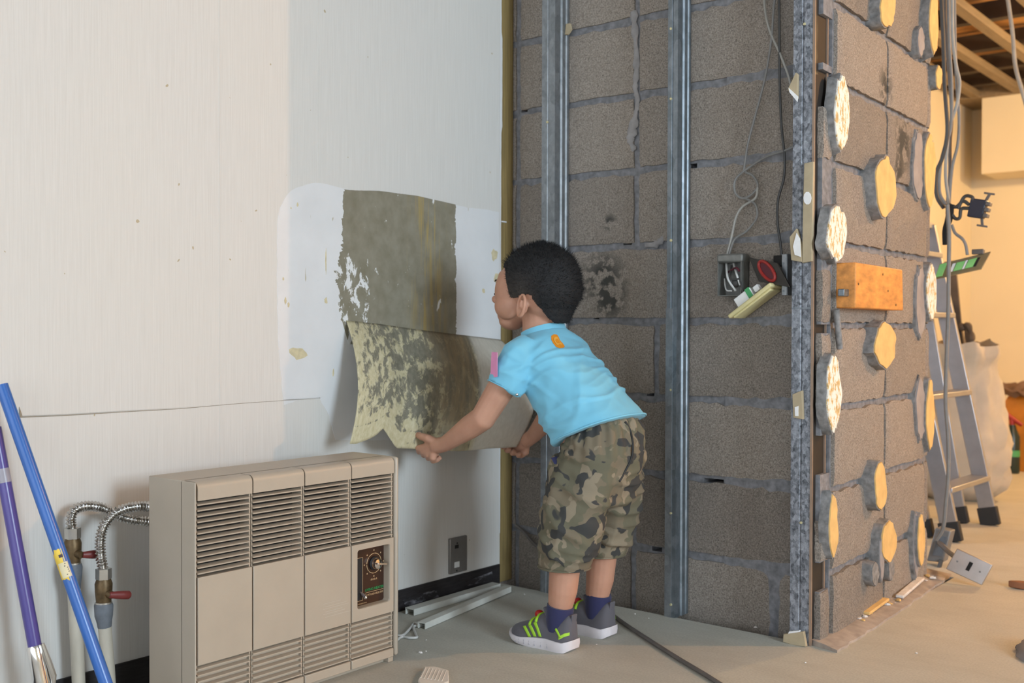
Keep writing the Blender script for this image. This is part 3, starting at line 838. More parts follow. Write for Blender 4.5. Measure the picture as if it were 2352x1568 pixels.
# faint ghost of a removed sticker on the third panel
MAT['ghost'] = plain('sticker_ghost', (0.47, 0.42, 0.345), 0.5, 0, 0.03)
fp = [o for o in heater.children if o.name.startswith('front_panel')][2]
for i in range(6):
    a = H(742 + (i % 2) * 4, 1388 + i * 6); m = MB(); w = 0.05 + 0.012 * (i % 3)
    m.minmax((XF, a.y, a.z), (XF + .0003, a.y + w, a.z + 0.0012)); m.build('sticker_residue', MAT['ghost'], fp, smooth=False)

# ------------------------------------------------------------------ hoses, valves and pipes beside the heater
MAT['hose'] = plain('corrugated_steel', (0.52, 0.50, 0.47), 0.24, 1.0, 0.1, 60)
MAT['brass'] = plain('dull_brass', (0.13, 0.085, 0.04), 0.45, 0.6, 0.4, 60)
MAT['red_handle'] = plain('red_handle', (0.16, 0.025, 0.022), 0.4)
MAT['sleeve'] = plain('grey_sleeve', (0.13, 0.145, 0.165), 0.6, 0, 0.15, 60)
MAT['pvc'] = plain('ivory_pipe', (0.50, 0.46, 0.38), 0.45, 0, 0.15, 25, 0, 1, (1, 1, .3))
MAT['nut'] = plain('nickel_nut', (0.60, 0.57, 0.52), 0.28, 0.9, 0.1)
def plumb(x, hosepts, nutpx, brass, handle, sleeve, pipex, label):
    base = P1(pipex, 1560, x)
    root = thing('heater_pipe', (x, base.y, 0), label, 'pipe', 'heater supply pipes')
    yc = base.y
    nz0 = P1(nutpx[0], nutpx[1], x); 
    top = P1(nutpx[0], nutpx[1] - 12, x).z
    pts = spline([P1(a, c, xx) for a, c, xx in hosepts], 14)
    L = [0.0]
    for a, c in zip(pts, pts[1:]): L.append(L[-1] + (c - a).length)
    # resample finely and corrugate
    N = int(L[-1] / 0.0013); fine = []
    j = 0
    for i in range(N + 1):
        d = L[-1] * i / N
        while j < len(L) - 2 and L[j + 1] < d: j += 1
        t = (d - L[j]) / max(1e-9, L[j + 1] - L[j]); fine.append(pts[j].lerp(pts[j + 1], t))
    m = MB(); m.tube(fine, [0.0088 + 0.0022 * math.cos(2 * math.pi * (L[-1] * i / N) / 0.0062) for i in range(N + 1)], 14)
    m.build('hose', MAT['hose'], root, angle=80)
    zN1, zN0 = P1(nutpx[0], nutpx[1] - 12, x).z, P1(nutpx[0], nutpx[1] + 12, x).z
    m = MB(); m.tube([V((x, nz0.y, zN0)), V((x, nz0.y, zN1))], 0.0155, 6); m.build('hose_nut', MAT['nut'], root, smooth=False)
    zb1, zb0 = P1(pipex, brass[0], x).z, P1(pipex, brass[1], x).z
    yv = nz0.y
    m = MB(); m.tube([V((x, yv, zN0 + .002)), V((x, yv, zb1 - .004)), V((x, yv, (zb0 + zb1) / 2)), V((x, yv, zb0))], [0.013, 0.017, 0.0165, 0.0145], 12)
    m.tube([V((x, yv, (zb0 + zb1) / 2)), V((x + 0.026, yv + 0.004, (zb0 + zb1) / 2 - .004))], [0.010, 0.007], 10)
    m.build('valve_body', MAT['brass'], root, angle=50)
    m = MB(); m.tube([V((x, yv, zb0 - .003)), V((x, yv, zb0))], 0.0165, 14); m.build('valve_ring', MAT['nut'], root)
    h0, h1 = P1(handle[0], handle[1], x + .026), P1(handle[2], handle[3], x + .03)
    dd = (h1 - h0)
    m = MB(); m.tube([h0, h0 + dd * .3, h0 + dd * .6, h0 + dd * .92, h1], [0.006, 0.0075, 0.0085, 0.0085, 0.005], 12, flat=0.7); m.build('valve_handle', MAT['red_handle'], root)
    zs1, zs0 = P1(pipex, sleeve[0], x).z, P1(pipex, sleeve[1], x).z
    m = MB(); m.tube([V((x, yv, zb0 - .003)), V((x, yv, zs1 - .002)), V((x, yv, (zs0 + zs1) / 2)), V((x, yv + .001, zs0 + .012)), V((x, yv + .002, zs0))], [0.017, 0.0185, 0.0175, 0.015, 0.0135], 14)
    m.build('pipe_sleeve', MAT['sleeve'], root)
    m = MB(); m.tube([V((x, yv + .002, zs0 + .004)), V((x, (yv + yc) / 2 + .002, zs0 * .5)), V((x, yc, 0.0))], 0.0130, 14); m.build('pipe', MAT['pvc'], root)
    return root
plumb(0.045, ((166, 1214, .045), (163, 1195, .045), (170, 1172, .047), (196, 1162, .05), (235, 1166, .055), (282, 1188, .07), (330, 1196, .09), (375, 1200, .10)), (167, 1224), (1240, 1288), (190, 1274, 230, 1272), (1296, 1350), 183, 'ivory heater pipe with red valve, its hose looping behind the heater at the baseboard')
plumb(0.095, ((236, 1304, .095), (231, 1272, .095), (231, 1235, .095), (241, 1203, .097), (268, 1176, .10), (305, 1164, .105), (345, 1163, .11), (390, 1170, .11)), (238, 1317), (1332, 1378), (252, 1366, 300, 1366), (1384, 1436), 254, 'ivory heater pipe with red valve standing closest to the heater side')

# ------------------------------------------------------------------ the two poles
def polemat(name, c):
    g = G(name); n = g.noise(g.map(g.pos(), (40, 40, 3)), 1.0, 3)
    g.color(g.ramp(n, [(0.3, tuple(x * .85 for x in c)), (0.7, c)])).set(Roughness=0.28); return g.m
MAT['blue_pole'] = polemat('blue_enamel_pole', (0.035, 0.14, 0.46))
MAT['purple_pole'] = polemat('purple_enamel_pole', (0.085, 0.065, 0.27))
MAT['label_y'] = plain('yellow_label', (0.75, 0.52, 0.06), 0.45, 0, 0.15, 30)
MAT['label_w'] = plain('label_cream', (0.68, 0.60, 0.38), 0.5, 0, 0.08, 30)
MAT['tape'] = plain('clear_tape', (0.34, 0.32, 0.36), 0.35)
MAT['ink'] = plain('dark_ink', (0.05, 0.035, 0.05), 0.6)
bot = PF(290, 1706); mid = P1(-2, 868, 0.045)
d = (mid - bot); topz = 0.95; topb = bot + d * ((0.985 - bot.x * 0) / d.length * 0 + (0.03 - bot.x) / d.x * 0.92)
bp = thing('blue_pole', bot, 'glossy blue metal pole with a torn yellow label leaning on the wallpaper', 'pole')
m = MB(); m.tube([bot + V((0, 0, 0.003)), topb], 0.0118, 18); m.build('shaft', MAT['blue_pole'], bp)
def on_axis(a, bb, px, py):
    # point on the line a-bb nearest to the pixel ray
    dr = ray(px, py).normalized(); u = (bb - a); w0 = a - CAM
    A_, B_, C_ = u.dot(u), u.dot(dr), 1.0; D_, E_ = u.dot(w0), dr.dot(w0)
    return a + u * ((B_ * E_ - C_ * D_) / (A_ * C_ - B_ * B_))
l0, l1 = on_axis(bot, topb, 133, 1258), on_axis(bot, topb, 164, 1332)
ax = (l1 - l0).normalized(); toc = (CAM - l0); toc = (toc - ax * toc.dot(ax)).normalized(); sd = ax.cross(toc)
def patch_on_pole(base0, base1, a0, a1, r, fn0, fn1, name, mat, parent):
    m = MB()
    def f(u, v):
        a = a0 + (a1 - a0) * u; s0, s1 = fn0(u), fn1(u); t = s0 + (s1 - s0) * v
        return base0.lerp(base1, t) + (toc * math.cos(a) + sd * math.sin(a)) * r
    m.grid(f, 10, 8); return m.build(name, mat, parent, fix=False)
lab = patch_on_pole(l0, l1, -0.75, 1.5, 0.0121, lambda u: 0.05 + 0.12 * nz((u * 4, 0, 1)) + (0.1 if u > .7 else 0), lambda u: 1.0 - 0.12 * u + 0.08 * nz((u * 5, 2, 0)), 'paper_label', MAT['label_y'], bp)
patch_on_pole(l0, l1, -0.6, 0.9, 0.0123, lambda u: 0.44, lambda u: 0.88, 'label_text_field', MAT['label_w'], lab)
patch_on_pole(l0, l1, -0.25, 0.35, 0.0123, lambda u: 0.20, lambda u: 0.29, 'label_stamp', MAT['ink'], lab)
for i, (t, a) in enumerate(((0.47, -.25), (0.54, -.1), (0.60, -.45), (0.66, -.45), (0.72, -.45), (0.79, -.1))):
    patch_on_pole(l0, l1, a, a + .18, 0.0125, lambda u: t, lambda u: t + 0.025, 'label_character', MAT['ink'], lab)
bot2 = PF(118, 1690); mid2 = P1(-4, 1028, 0.035); d2 = mid2 - bot2
topp = bot2 + d2 * ((0.028 - bot2.x) / d2.x)
pp = thing('purple_pole', bot2, 'purple metal pole with a chrome socket leaning in the corner beside the blue pole', 'pole')
m = MB(); m.tube([on_axis(bot2, topp, 86, 1488), topp], 0.0122, 18); m.build('shaft', MAT['purple_pole'], pp)
s0 = on_axis(bot2, topp, 84, 1480)
dd = (bot2 - s0)
m = MB()
sp = [s0 + dd * t + V((0.0, 0.004 * t, 0)) for t in (0.0, 0.03, 0.18, 0.34, 0.5, 0.75)] + [bot2 + V((0, .003, 0.002))]
m.tube(sp, [0.0135, 0.0155, 0.0148, 0.0150, 0.0165, 0.013, 0.012], 18); m.build('chrome_socket', MAT['chrome'], pp)
m = MB(); m.tube([sp[1] + V((0.015, 0.006, 0.01)), sp[2] + V((0.017, 0.012, 0)), sp[3] + V((0.016, 0.016, 0)), sp[4] + V((0.012, 0.012, 0))], [0.004, 0.006, 0.006, 0.003], 8); m.build('socket_clip', MAT['chrome'], pp)
t0, t1 = on_axis(bot2, topp, 4, 1076), on_axis(bot2, topp, 10, 1108)
m = MB(); m.tube([t0, t1], 0.0126, 18, cap=False); m.build('tape_band', MAT['tape'], pp)

# ------------------------------------------------------------------ wall outlet, strips, cord, chip
MAT['plate_grey'] = plain('outlet_plate', (0.24, 0.225, 0.21), 0.40, 0.5, 0.06)
ow = thing('wall_outlet', P1(1049, 1325), 'tall grey metal outlet plate low on the wallpapered wall by the baseboard', 'outlet')
a, c = P1(1029, 1320), P1(1068, 1228)
m = MB(); m.minmax((0.0, a.y, a.z + 0.002), (0.009, c.y, c.z)); m.build('plate', MAT['plate_grey'], ow, bevel=0.002)
p = P1(1049, 1255, .009); m = MB(); m.minmax((.008, p.y - .008, p.z - .005), (.0096, p.y + .008, p.z + .005)); m.build('socket_slot', MAT['black'], ow)
p = P1(1049, 1296, .009); m = MB(); m.minmax((.008, p.y - .010, p.z - .008), (.0105, p.y + .010, p.z + .008)); m.build('blank_insert', MAT['white'], ow)
for q in ((1050, 1247), (1049, 1310)):
    p = P1(*q, .009); m = MB(); m.tube([p, p + V((.001, 0, 0))], 0.0025, 10); m.build('screw_disc', MAT['black'], ow)

MAT['duct'] = plain('ivory_duct', (0.60, 0.60, 0.55), 0.45, 0, 0.10, 20)
def duct(p0, p1, w, h, label, lift0=0.0, lift1=0.0):
    p0, p1 = V(p0), V(p1); p0.z += lift0; p1.z += lift1
    d = (p1 - p0).normalized(); s = d.cross(V((0, 0, 1))).normalized(); u = s.cross(d)
    t = 0.0022
    prof = [(-w / 2, 0), (-w / 2, h), (w / 2, h), (w / 2, 0), (w / 2 - t, 0), (w / 2 - t, h - t), (-w / 2 + t, h - t), (-w / 2 + t, 0)]
    m = MB(); m.loft([[q + s * a + u * (c + 0.0008) for a, c in prof] for q in (p0, p0.lerp(p1, .5), p1)])
    o = m.build('cable_duct', MAT['duct'], smooth=False)
    return tag(o, label, 'duct', 'loose cable duct strips')
duct(PF(941, 1412), PF(1140, 1352), 0.032, 0.017, 'ivory plastic cable duct strip lying along the baseboard')
duct(PF(968, 1444), PF(1166, 1360), 0.024, 0.016, 'ivory plastic cable duct strip lying slantwise on the floor, crossing the other strip', 0, 0.002)
MAT['cord_w'] = plain('white_cord', (0.62, 0.62, 0.60), 0.45)
m = MB(); m.tube([p + V((0, 0, .004)) for p in spline([PF(905, 1462), PF(925, 1462), PF(942, 1446), PF(952, 1434), PF(964, 1438), PF(966, 1440), PF(950, 1442), PF(955, 1460), PF(957, 1467), PF(940, 1468), PF(922, 1466), PF(905, 1480)], 6)], 0.0032, 8)
tag(m.build('power_cord', MAT['cord_w']), 'thin white cord curled on the floor beside the heater', 'cord')
MAT['card'] = plain('ribbed_card', (0.70, 0.64, 0.56), 0.8, 0, 0.08, 20)
q = [PF(960, 1572), PF(975, 1541), PF(1000, 1541), PF(1030, 1549), PF(1031, 1575), PF(1000, 1590), PF(966, 1588)]
m = MB(); m.prism([p + V((0, 0, 0.001)) for p in q], (0, 0, 0.010)); chip = tag(m.build('board_scrap', MAT['card'], bevel=0.002), 'small pale ribbed board scrap on the floor in front of the heater', 'scrap')
dirr = (q[3] - q[1]).normalized(); w_ = (q[0] - q[1])
for i in range(7):
    a = q[1].lerp(q[3], (i + .5) / 7); m = MB(); m.tube([a + w_ * .1 + V((0, 0, .011)), a + w_ * .85 + V((0, 0, .011))], 0.0014, 6); m.build('rib', MAT['card'], chip)
rnd = random.Random(4)
MAT['flake'] = plain('plaster_flake', (0.68, 0.64, 0.60), 0.9, 0, 0.15, 60)
def flake(p, s, label, group, seed, mat='flake', cat='plaster flake', name='plaster_flake'):
    r = random.Random(seed); n = 6
    pts = [p + V((math.cos(k * math.pi / 3) * s * r.uniform(.5, 1.1), math.sin(k * math.pi / 3) * s * r.uniform(.4, .9), 0.0005)) for k in range(n)]
    m = MB(); top = [q_ + (p - q_) * 0.2 + V((0, 0, s * r.uniform(.25, .6))) for q_ in pts]
    m.loft([pts, top]); return tag(m.build(name, MAT[mat], smooth=False), label, cat, group)
for i, (a, c, s) in enumerate(((966, 1499, .007), (978, 1496, .004), (1058, 1408, .007), (978, 1470, .003), (1205, 1365, .004), (1735, 1441, .006), (1458, 1410, .004), (1850, 1522, .004), (1370, 1480, .003), (1490, 1420, .003), (2105, 1500, .004))):
    flake(PF(a, c), s, 'tiny white plaster flake lying on the bare floor', 'plaster flakes on the floor', i)
for i in range(26):
    t = rnd.random(); a = PF(1960, 1438).lerp(PF(2128, 1325), t) + V((rnd.uniform(-.01, .035), rnd.uniform(-.02, .02), .013))
    flake(a, rnd.uniform(.004, .012), 'pale chip of broken plaster at the foot of the block pier', 'plaster rubble along the pier foot', 100 + i, 'flake' if i % 3 else 'dab_yellow', 'rubble chip', 'rubble_chip')
for q0, q1, mt, lab_ in (((1988, 1408), (2034, 1375), 'dab_yellow', 'ochre splinter of torn board leaning at the pier foot'), ((2066, 1370), (2115, 1328), 'flake', 'long white splinter of plaster at the pier foot')):
    a, c = PF(*q0, 0.02), PF(*q1, 0.025); m = MB(); m.beam(a, c, 0.022, 0.008); tag(m.build('board_splinter', MAT[mt], bevel=0.002), lab_, 'splinter')

# ------------------------------------------------------------------ steel studs
def channel(name, x0, x1, yf, yb, z1, mat, label, ribs=True, group=None, open_side=False):
    root = thing(name, ((x0 + x1) / 2, (yf + yb) / 2, 0.0), label, 'stud', group)
    m = MB(); t = 0.0022
    prof = [(x0, yb), (x0, yf), (x0 + (x1 - x0) * .42, yf), (x0 + (x1 - x0) * .48, yf + .003), (x0 + (x1 - x0) * .54, yf), (x1, yf)]
    side = [(x1, yf + (yb - yf) * .30), (x1 - .004, yf + (yb - yf) * .36), (x1 - .004, yf + (yb - yf) * .46), (x1, yf + (yb - yf) * .52), (x1, yf + (yb - yf) * .74), (x1 - .004, yf + (yb - yf) * .80), (x1, yf + (yb - yf) * .86), (x1, yb)]
    pr = prof + side
    m.loft([[V((a, c, z)) for a, c in pr] for z in (0.0, z1)]); m.build('profile', mat, root, angle=30)
    return root
zs = 2.44
st1 = channel('steel_stud', 0.162, 0.209, 2.498, 2.566, zs, MAT['galv'], 'galvanised steel stud beside the ochre timber edge strip')
st2 = channel('steel_stud', 0.582, 0.612, 2.498, 2.566, zs, MAT['galv_dark'], 'dull galvanised steel stud on the middle of the block wall')
MAT['screw'] = plain('yellow_screw', (0.62, 0.55, 0.32), 0.4, 0.4)
for st, px, ys in ((st2, 1541, (66, 227, 552, 895, 1178, 1388)), (st1, 1257, (280,))):
    for y in ys:
        p = P2(px, y, 2.498); m = MB(); m.tube([p + V((0, .001, 0)), p + V((0, -.002, 0))], [0.004, 0.003], 10); m.build('screw', MAT['screw'], st)
p = P2(1532, 722, 2.498)
m = MB(); m.minmax((0.580, 2.4965, 0.0), (0.600, 2.4985, P2(1535, 708, 2.498).z)); m.build('lap_joint_plate', MAT['galv'], st2, smooth=False)
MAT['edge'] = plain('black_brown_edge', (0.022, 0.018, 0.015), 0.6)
# corner stud: spangled face, dark open edge with pale lips towards the pier
cs = thing('corner_stud', (0.965, 2.52, 0), 'spangled galvanised corner stud with a black edge strip next to the pier', 'stud')
m = MB(); pr = [(0.940, 2.566), (0.940, 2.488), (0.962, 2.488), (0.965, 2.491), (0.968, 2.488), (0.990, 2.488), (0.990, 2.566)]
m.loft([[V((a, c, z)) for a, c in pr] for z in (0.0, zs)]); m.build('profile', MAT['spangle'], cs, angle=30)
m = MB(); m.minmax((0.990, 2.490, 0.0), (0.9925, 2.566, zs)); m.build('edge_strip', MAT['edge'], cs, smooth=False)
m = MB(); m.minmax((0.9900, 2.4865, 0.0), (0.9960, 2.4905, zs)); m.build('lip', MAT['lip'], cs, smooth=False)
m = MB(); m.minmax((0.9900, 2.5600, 0.0), (0.9965, 2.5645, zs)); m.build('lip', MAT['lip'], cs, smooth=False)
m = MB(); m.minmax((0.9395, 2.4872, P2(1840, 709, 2.488).z), (0.99, 2.4885, P2(1840, 706, 2.488).z)); m.build('stud_joint', MAT['galv_dark'], cs, smooth=False)
for q in ((1848, 55), (1840, 1200)):
    p = P2(*q, 2.488); m = MB(); m.tube([p + V((0, .001, 0)), p + V((0, -.002, 0))], [0.004, 0.003], 10); m.build('screw', MAT['screw'], cs)

# scraps of plasterboard left on the corner stud
MAT['kraft'] = plain('kraft_paper_board', (0.42, 0.34, 0.22), 0.9, 0, 0.08, 30)
MAT['gyp'] = plain('gypsum', (0.80, 0.79, 0.78), 0.9, 0, 0.05, 60)
def scrap(poly, white, label, t=0.011, y=2.487):
    root = thing('plasterboard_scrap', P2(poly[0][0], max(q[1] for q in poly), y), label, 'board scrap', 'torn plasterboard scraps on the corner stud')
    m = MB(); m.prism([P2(*q, y) for q in poly], (0, -t, 0)); m.build('paper_face', MAT['kraft'], root, bevel=0.001)
    for w in white:
        m = MB(); m.prism([P2(*q, y - t) for q in w], (0, -0.002, 0)); m.build('gypsum_core', MAT['gyp'], root)
scrap([(1813, 208), (1832, 168), (1836, 172), (1835, 228)], [[(1812, 202), (1834, 222), (1832, 234), (1814, 212)]], 'torn plasterboard scrap, topmost on the corner stud')
scrap([(1851, 376), (1872, 372), (1868, 600), (1846, 604), (1848, 480)], [[(1850 + 9 * math.cos(a) + 5, 455 + 15 * math.sin(a)) for a in [k * .628 for k in range(10)]]], 'long upright plasterboard scrap with a white nail spot on the corner stud', 0.010)
scrap([(1818, 545), (1834, 525), (1844, 560), (1846, 602), (1822, 598)], [[(1822, 566), (1830, 535), (1838, 548), (1840, 590), (1826, 585)]], 'ragged plasterboard scrap beside the long upright scrap on the corner stud', 0.012)
scrap([(1824, 905), (1846, 896), (1848, 962), (1826, 958)], [[(1826, 935), (1834, 932), (1834, 955), (1827, 955)]], 'square plasterboard scrap at mid height of the corner stud')
root = thing('plasterboard_scrap', PF(1825, 1484), 'plasterboard scrap standing on the floor against the corner stud', 'board scrap')
m = MB(); m.prism([P2(1798, 1474, 2.474), P2(1799, 1456, 2.474), P2(1845, 1450, 2.474), P2(1851, 1485, 2.470), P2(1822, 1481, 2.472)], (0, .011, 0)); m.build('paper_face', MAT['kraft'], root, bevel=.001)
m = MB(); m.prism([P2(1810, 1455, 2.474), P2(1812, 1450, 2.474), P2(1834, 1448, 2.474), P2(1836, 1451, 2.474)], (0, .010, 0)); m.build('gypsum_core', MAT['gyp'], root)
m = MB(); p = P2(1307, 80, 2.555); m.prism([p, p + V((.012, 0, .012)), p + V((.008, 0, .03)), p + V((-.004, 0, .03)), p + V((-.008, 0, 0.0))], (0, -.01, 0))
tag(m.build('kraft_scrap', MAT['kraft']), 'small brown paper scrap caught beside the steel stud', 'board scrap')

# ------------------------------------------------------------------ electrical leftovers on the block wall
MAT['cable'] = plain('grey_cable', (0.20, 0.195, 0.185), 0.5)
MAT['cable_pale'] = plain('pale_cable', (0.33, 0.32, 0.29), 0.5)
MAT['cable_dark'] = plain('dark_cable', (0.055, 0.053, 0.05), 0.5)
MAT['cable_brown'] = plain('brown_cable', (0.13, 0.115, 0.105), 0.5)
def cable(pts, r, mat, label, name='cable', group='loose cables on the block wall', cat='cable'):
    m = MB(); m.tube(spline(pts, 7), r, 8)
    return tag(m.build(name, MAT[mat]), label, cat, group)
yc_ = 2.548
def C2(*pp, y=yc_): return [P2(a, c, y) for a, c in pp]
cable(C2((1790, -60), (1778, 10), (1772, 90), (1757, 180), (1735, 265), (1718, 330), (1708, 395)), .0032, 'cable', 'grey cable hanging in a long curve down to the outlet box')
cable(C2((1752, -60), (1757, 20), (1768, 70), (1790, 120), (1808, 165), (1818, 200)), .0032, 'cable_pale', 'pale cable slanting behind the corner stud near the ceiling')
cable(C2((1789, -60), (1790, 60), (1791, 190), (1795, 290), (1802, 360), (1800, 410), (1787, 460), (1786, 510), (1792, 555), (1796, 590)), .0034, 'cable_dark', 'dark cable hanging down to the red-ringed plate')
cable(C2((1835, 330, ), (1805, 345), (1760, 360), (1710, 392), (1688, 415), (1690, 445), (1712, 455), (1740, 430), (1730, 405), (1712, 395)), .0032, 'cable', 'grey cable looping out from behind the corner stud')
cable(C2((1740, 430), (1735, 455), (1705, 475), (1690, 500), (1680, 545), (1668, 592)), .0032, 'cable_pale', 'pale cable dropping into the open outlet box', )
cable(C2((1712, 455), (1735, 470), (1738, 500), (1715, 530), (1692, 545), (1682, 560), (1672, 594)), .0032, 'cable', 'second grey cable bending into the open outlet box')
# open metal box
yb = 2.560
MAT['zinc'] = plain('zinc_box', (0.20, 0.20, 0.185), 0.5, 0.5, 0.2, 50)
MAT['maroon'] = plain('maroon_tape', (0.10, 0.015, 0.025), 0.5)
a, c = P2(1650, 680, 2.53), P2(1705, 598, 2.53)
box = thing('outlet_box', ((a.x + c.x) / 2, 2.55, a.z), 'open zinc outlet box with bare wires on the block wall', 'outlet box')
m = MB(); t = .002
m.minmax((a.x, 2.525, a.z), (a.x + t, 2.569, c.z)); m.minmax((c.x - t, 2.525, a.z), (c.x, 2.569, c.z)); m.minmax((a.x, 2.525, c.z - t), (c.x, 2.569, c.z)); m.minmax((a.x, 2.525, a.z), (c.x, 2.569, a.z + t))
m.build('box_shell', MAT['zinc'], box, smooth=False)
m = MB(); m.minmax((a.x, 2.566, a.z), (c.x, 2.569, c.z)); m.build('box_back', MAT['zinc'], box, smooth=False)
m = MB(); m.minmax((a.x - .002, 2.522, c.z - .004), (c.x + .004, 2.566, c.z + .018)); m.build('box_collar', MAT['zinc'], box, bevel=.005)
for i, (p0, p1, p2, mt) in enumerate((((1668, 605), (1672, 640), (1690, 668), 'cord_w'), ((1685, 605), (1692, 630), (1700, 655), 'cord_w'), ((1680, 610), (1678, 640), (1700, 640), 'cable_dark'), ((1672, 625), (1690, 615), (1698, 622), 'maroon'), ((1664, 640), (1668, 665), (1680, 668), 'cord_w'))):
    m = MB(); m.tube(spline([P2(*p0, 2.555), P2(*p1, 2.53), P2(*p2, 2.524)], 6), .0028 if i < 4 else .002, 8); m.build('bare_wire', MAT[mt], box)
m = MB(); p = P2(1690, 650, 2.535); m.ell(p, (.011, .008, .012)); m.build('wire_connector', MAT['cable_dark'], box)
# dangling ivory switch plate
MAT['ivory'] = plain('aged_ivory', (0.66, 0.58, 0.30), 0.4, 0, 0.06)
MAT['green_sw'] = plain('green_tab', (0.06, 0.30, 0.11), 0.5)
A_, B_ = P2(1672, 728, 2.50), P2(1770, 652, 2.49)
dirv = (B_ - A_).normalized(); up_ = V((-dirv.z, 0, dirv.x)).normalized() * 1.0
sw = thing('switch_plate', (A_ + B_) / 2 - V((0, 0, .06)), 'aged ivory switch plate dangling from its wires by the outlet box', 'switch plate')
R = Matrix((dirv, V((0, 1, 0)), up_)).transposed()
m = MB(); m.box((A_ + B_) / 2 + V((0, 0.035, 0)), ((B_ - A_).length, .070, .011), R); m.build('plate', MAT['ivory'], sw, bevel=.004, seg=3)
m = MB(); m.box((A_ + B_) / 2 + V((0, 0.035, 0)) - up_ * .008, ((B_ - A_).length * .86, .058, .006), R); m.build('plate_rim', MAT['ivory'], sw, bevel=.002)
q = A_.lerp(B_, .42) + up_ * .018 + V((0, .02, 0))
m = MB(); m.box(q, (.055, .022, .026), R); m.build('switch_module', MAT['white'], sw, bevel=.002)
m = MB(); m.box(A_.lerp(B_, .55) + up_ * .020 + V((0, .019, 0)), (.014, .023, .026), R); m.build('green_tab', MAT['green_sw'], sw, bevel=.001)
m = MB(); m.box(A_.lerp(B_, .70) + up_ * .018 + V((0, .02, 0)), (.016, .018, .016), R); m.build('terminal', MAT['white'], sw, bevel=.002)
m = MB(); m.tube(spline([P2(1698, 640, 2.53), P2(1702, 652, 2.52), q + up_ * .012], 5), .0025, 8); m.build('lead_wire', MAT['cable_dark'], sw)
# dark plate with the red ring, and its bracket
pl = [P2(1719, 591, 2.53), P2(1785, 603, 2.51), P2(1815, 660, 2.50), P2(1742, 646, 2.52)]
rp = thing('cover_plate', sum(pl, V()) / 4 - V((0, 0, .03)), 'dark square cover plate with a red ring hanging askew', 'cover plate')
MAT['dark_plate'] = plain('dark_plate', (0.055, 0.050, 0.045), 0.35, 0.4, 0.2)
nrm = (pl[1] - pl[0]).cross(pl[3] - pl[0]).normalized()
if nrm.y > 0: nrm = -nrm
m = MB(); m.prism(pl, -nrm * .006); m.build('plate', MAT['dark_plate'], rp, bevel=.0015)
cx = pl[0].lerp(pl[2], .46); e1 = (pl[1] - pl[0]) * .24; e2 = (pl[3] - pl[0]) * .40
MAT['red'] = plain('red_ring', (0.30, 0.022, 0.018), 0.4)
m = MB(); pts = [cx + e1 * math.cos(k * math.pi / 12) + e2 * math.sin(k * math.pi / 12) + nrm * .002 for k in range(25)]
m.tube(pts, .0042, 8, cap=False); m.build('red_ring', MAT['red'], rp)
m = MB(); m.prism([cx + (e1 * math.cos(k * math.pi / 12) + e2 * math.sin(k * math.pi / 12)) * .9 for k in range(24)], nrm * .0015); m.build('ring_disc', MAT['maroon'], rp)
br = thing('mounting_bracket', P2(1805, 680, 2.53), 'bare steel mounting bracket beside the corner stud', 'bracket')
a, c = P2(1793, 678, 2.52), P2(1822, 582, 2.52)
m = MB(); m.minmax((a.x, 2.525, a.z), (a.x + .014, 2.528, c.z)); m.minmax((a.x + .014, 2.525, a.z), (a.x + .016, 2.56, c.z)); m.build('bracket_plate', MAT['galv'], br, bevel=.001)
for y in (604, 668):
    p = P2(1799, y, 2.5245); m = MB(); m.tube([p, p + V((0, -.001, 0))], .0025, 8); m.build('screw_disc', MAT['galv_dark'], br)  # dull grey discs laid on for the dark of the bracket's screw holes
m = MB(); m.minmax((a.x - .026, 2.53, c.z - .03), (a.x, 2.555, c.z - .002)); m.build('terminal_block', MAT['black'], br, bevel=.003)

# cable that runs down the wall, behind the child and over the floor
pts = [P2(1184, 1205, 2.545), P2(1200, 1218, 2.545), P2(1222, 1243, 2.53), P2(1240, 1262, 2.49), P2(1268, 1296, 2.485), P2(1300, 1345, 2.45)] + [PF(a, c, .005) for a, c in ((1335, 1385), (1372, 1393), (1400, 1407), (1440, 1436), (1500, 1475), (1560, 1513), (1625, 1552), (1700, 1600))]
cable(pts, .0052, 'cable_brown', 'brown cable coming off the block wall and running across the floor past the child', group=None)

# ------------------------------------------------------------------ orange wood block on the pier
MAT['orange_wood'] = plain('orange_wood', (0.62, 0.25, 0.055), 0.55, 0, 0.3, 9, 0.2, 60, (6, 2, 6))
MAT['orange_end'] = plain('wood_end', (0.20, 0.10, 0.035), 0.7, 0, 0.3, 30)
q = [P3(1966, 602, .045), P3(2073, 619, .045), P3(2075, 713, .045), P3(1965, 707, .045)]
m = MB(); m.prism(q, -N3 * .05)
wb = tag(m.build('wood_block', MAT['orange_wood'], bevel=.003), 'orange-stained wood block fixed to the pier', 'wood block')
for a, c in ((1972, 652), (2040, 668), (2028, 630), (2058, 700)):
    p = P3(a, c, .0455); m = MB(); m.tube([p - N3 * .001, p + N3 * .0008], .003, 8); m.build('nail_hole', MAT['orange_end'], wb)
m = MB(); p = P3(1938, 672, .02); m.beam(p - D3 * .02, p + D3 * .035, .016, .018); m.beam(p + D3 * .03, p + D3 * .05, .008, .008)
tag(m.build('pipe_clip', MAT['galv_dark'], bevel=.002), 'small steel anchor clip beside the wood block on the pier', 'clip')
m = MB(); a, c = P3(1917, 710, .0), P3(1926, 800, .0); m.tube([a + N3 * .004, c + N3 * .004], .008, 10)
tag(m.build('conduit_stub', MAT['dab_grey']), 'short grey conduit stub set in the broken corner of the pier', 'conduit')
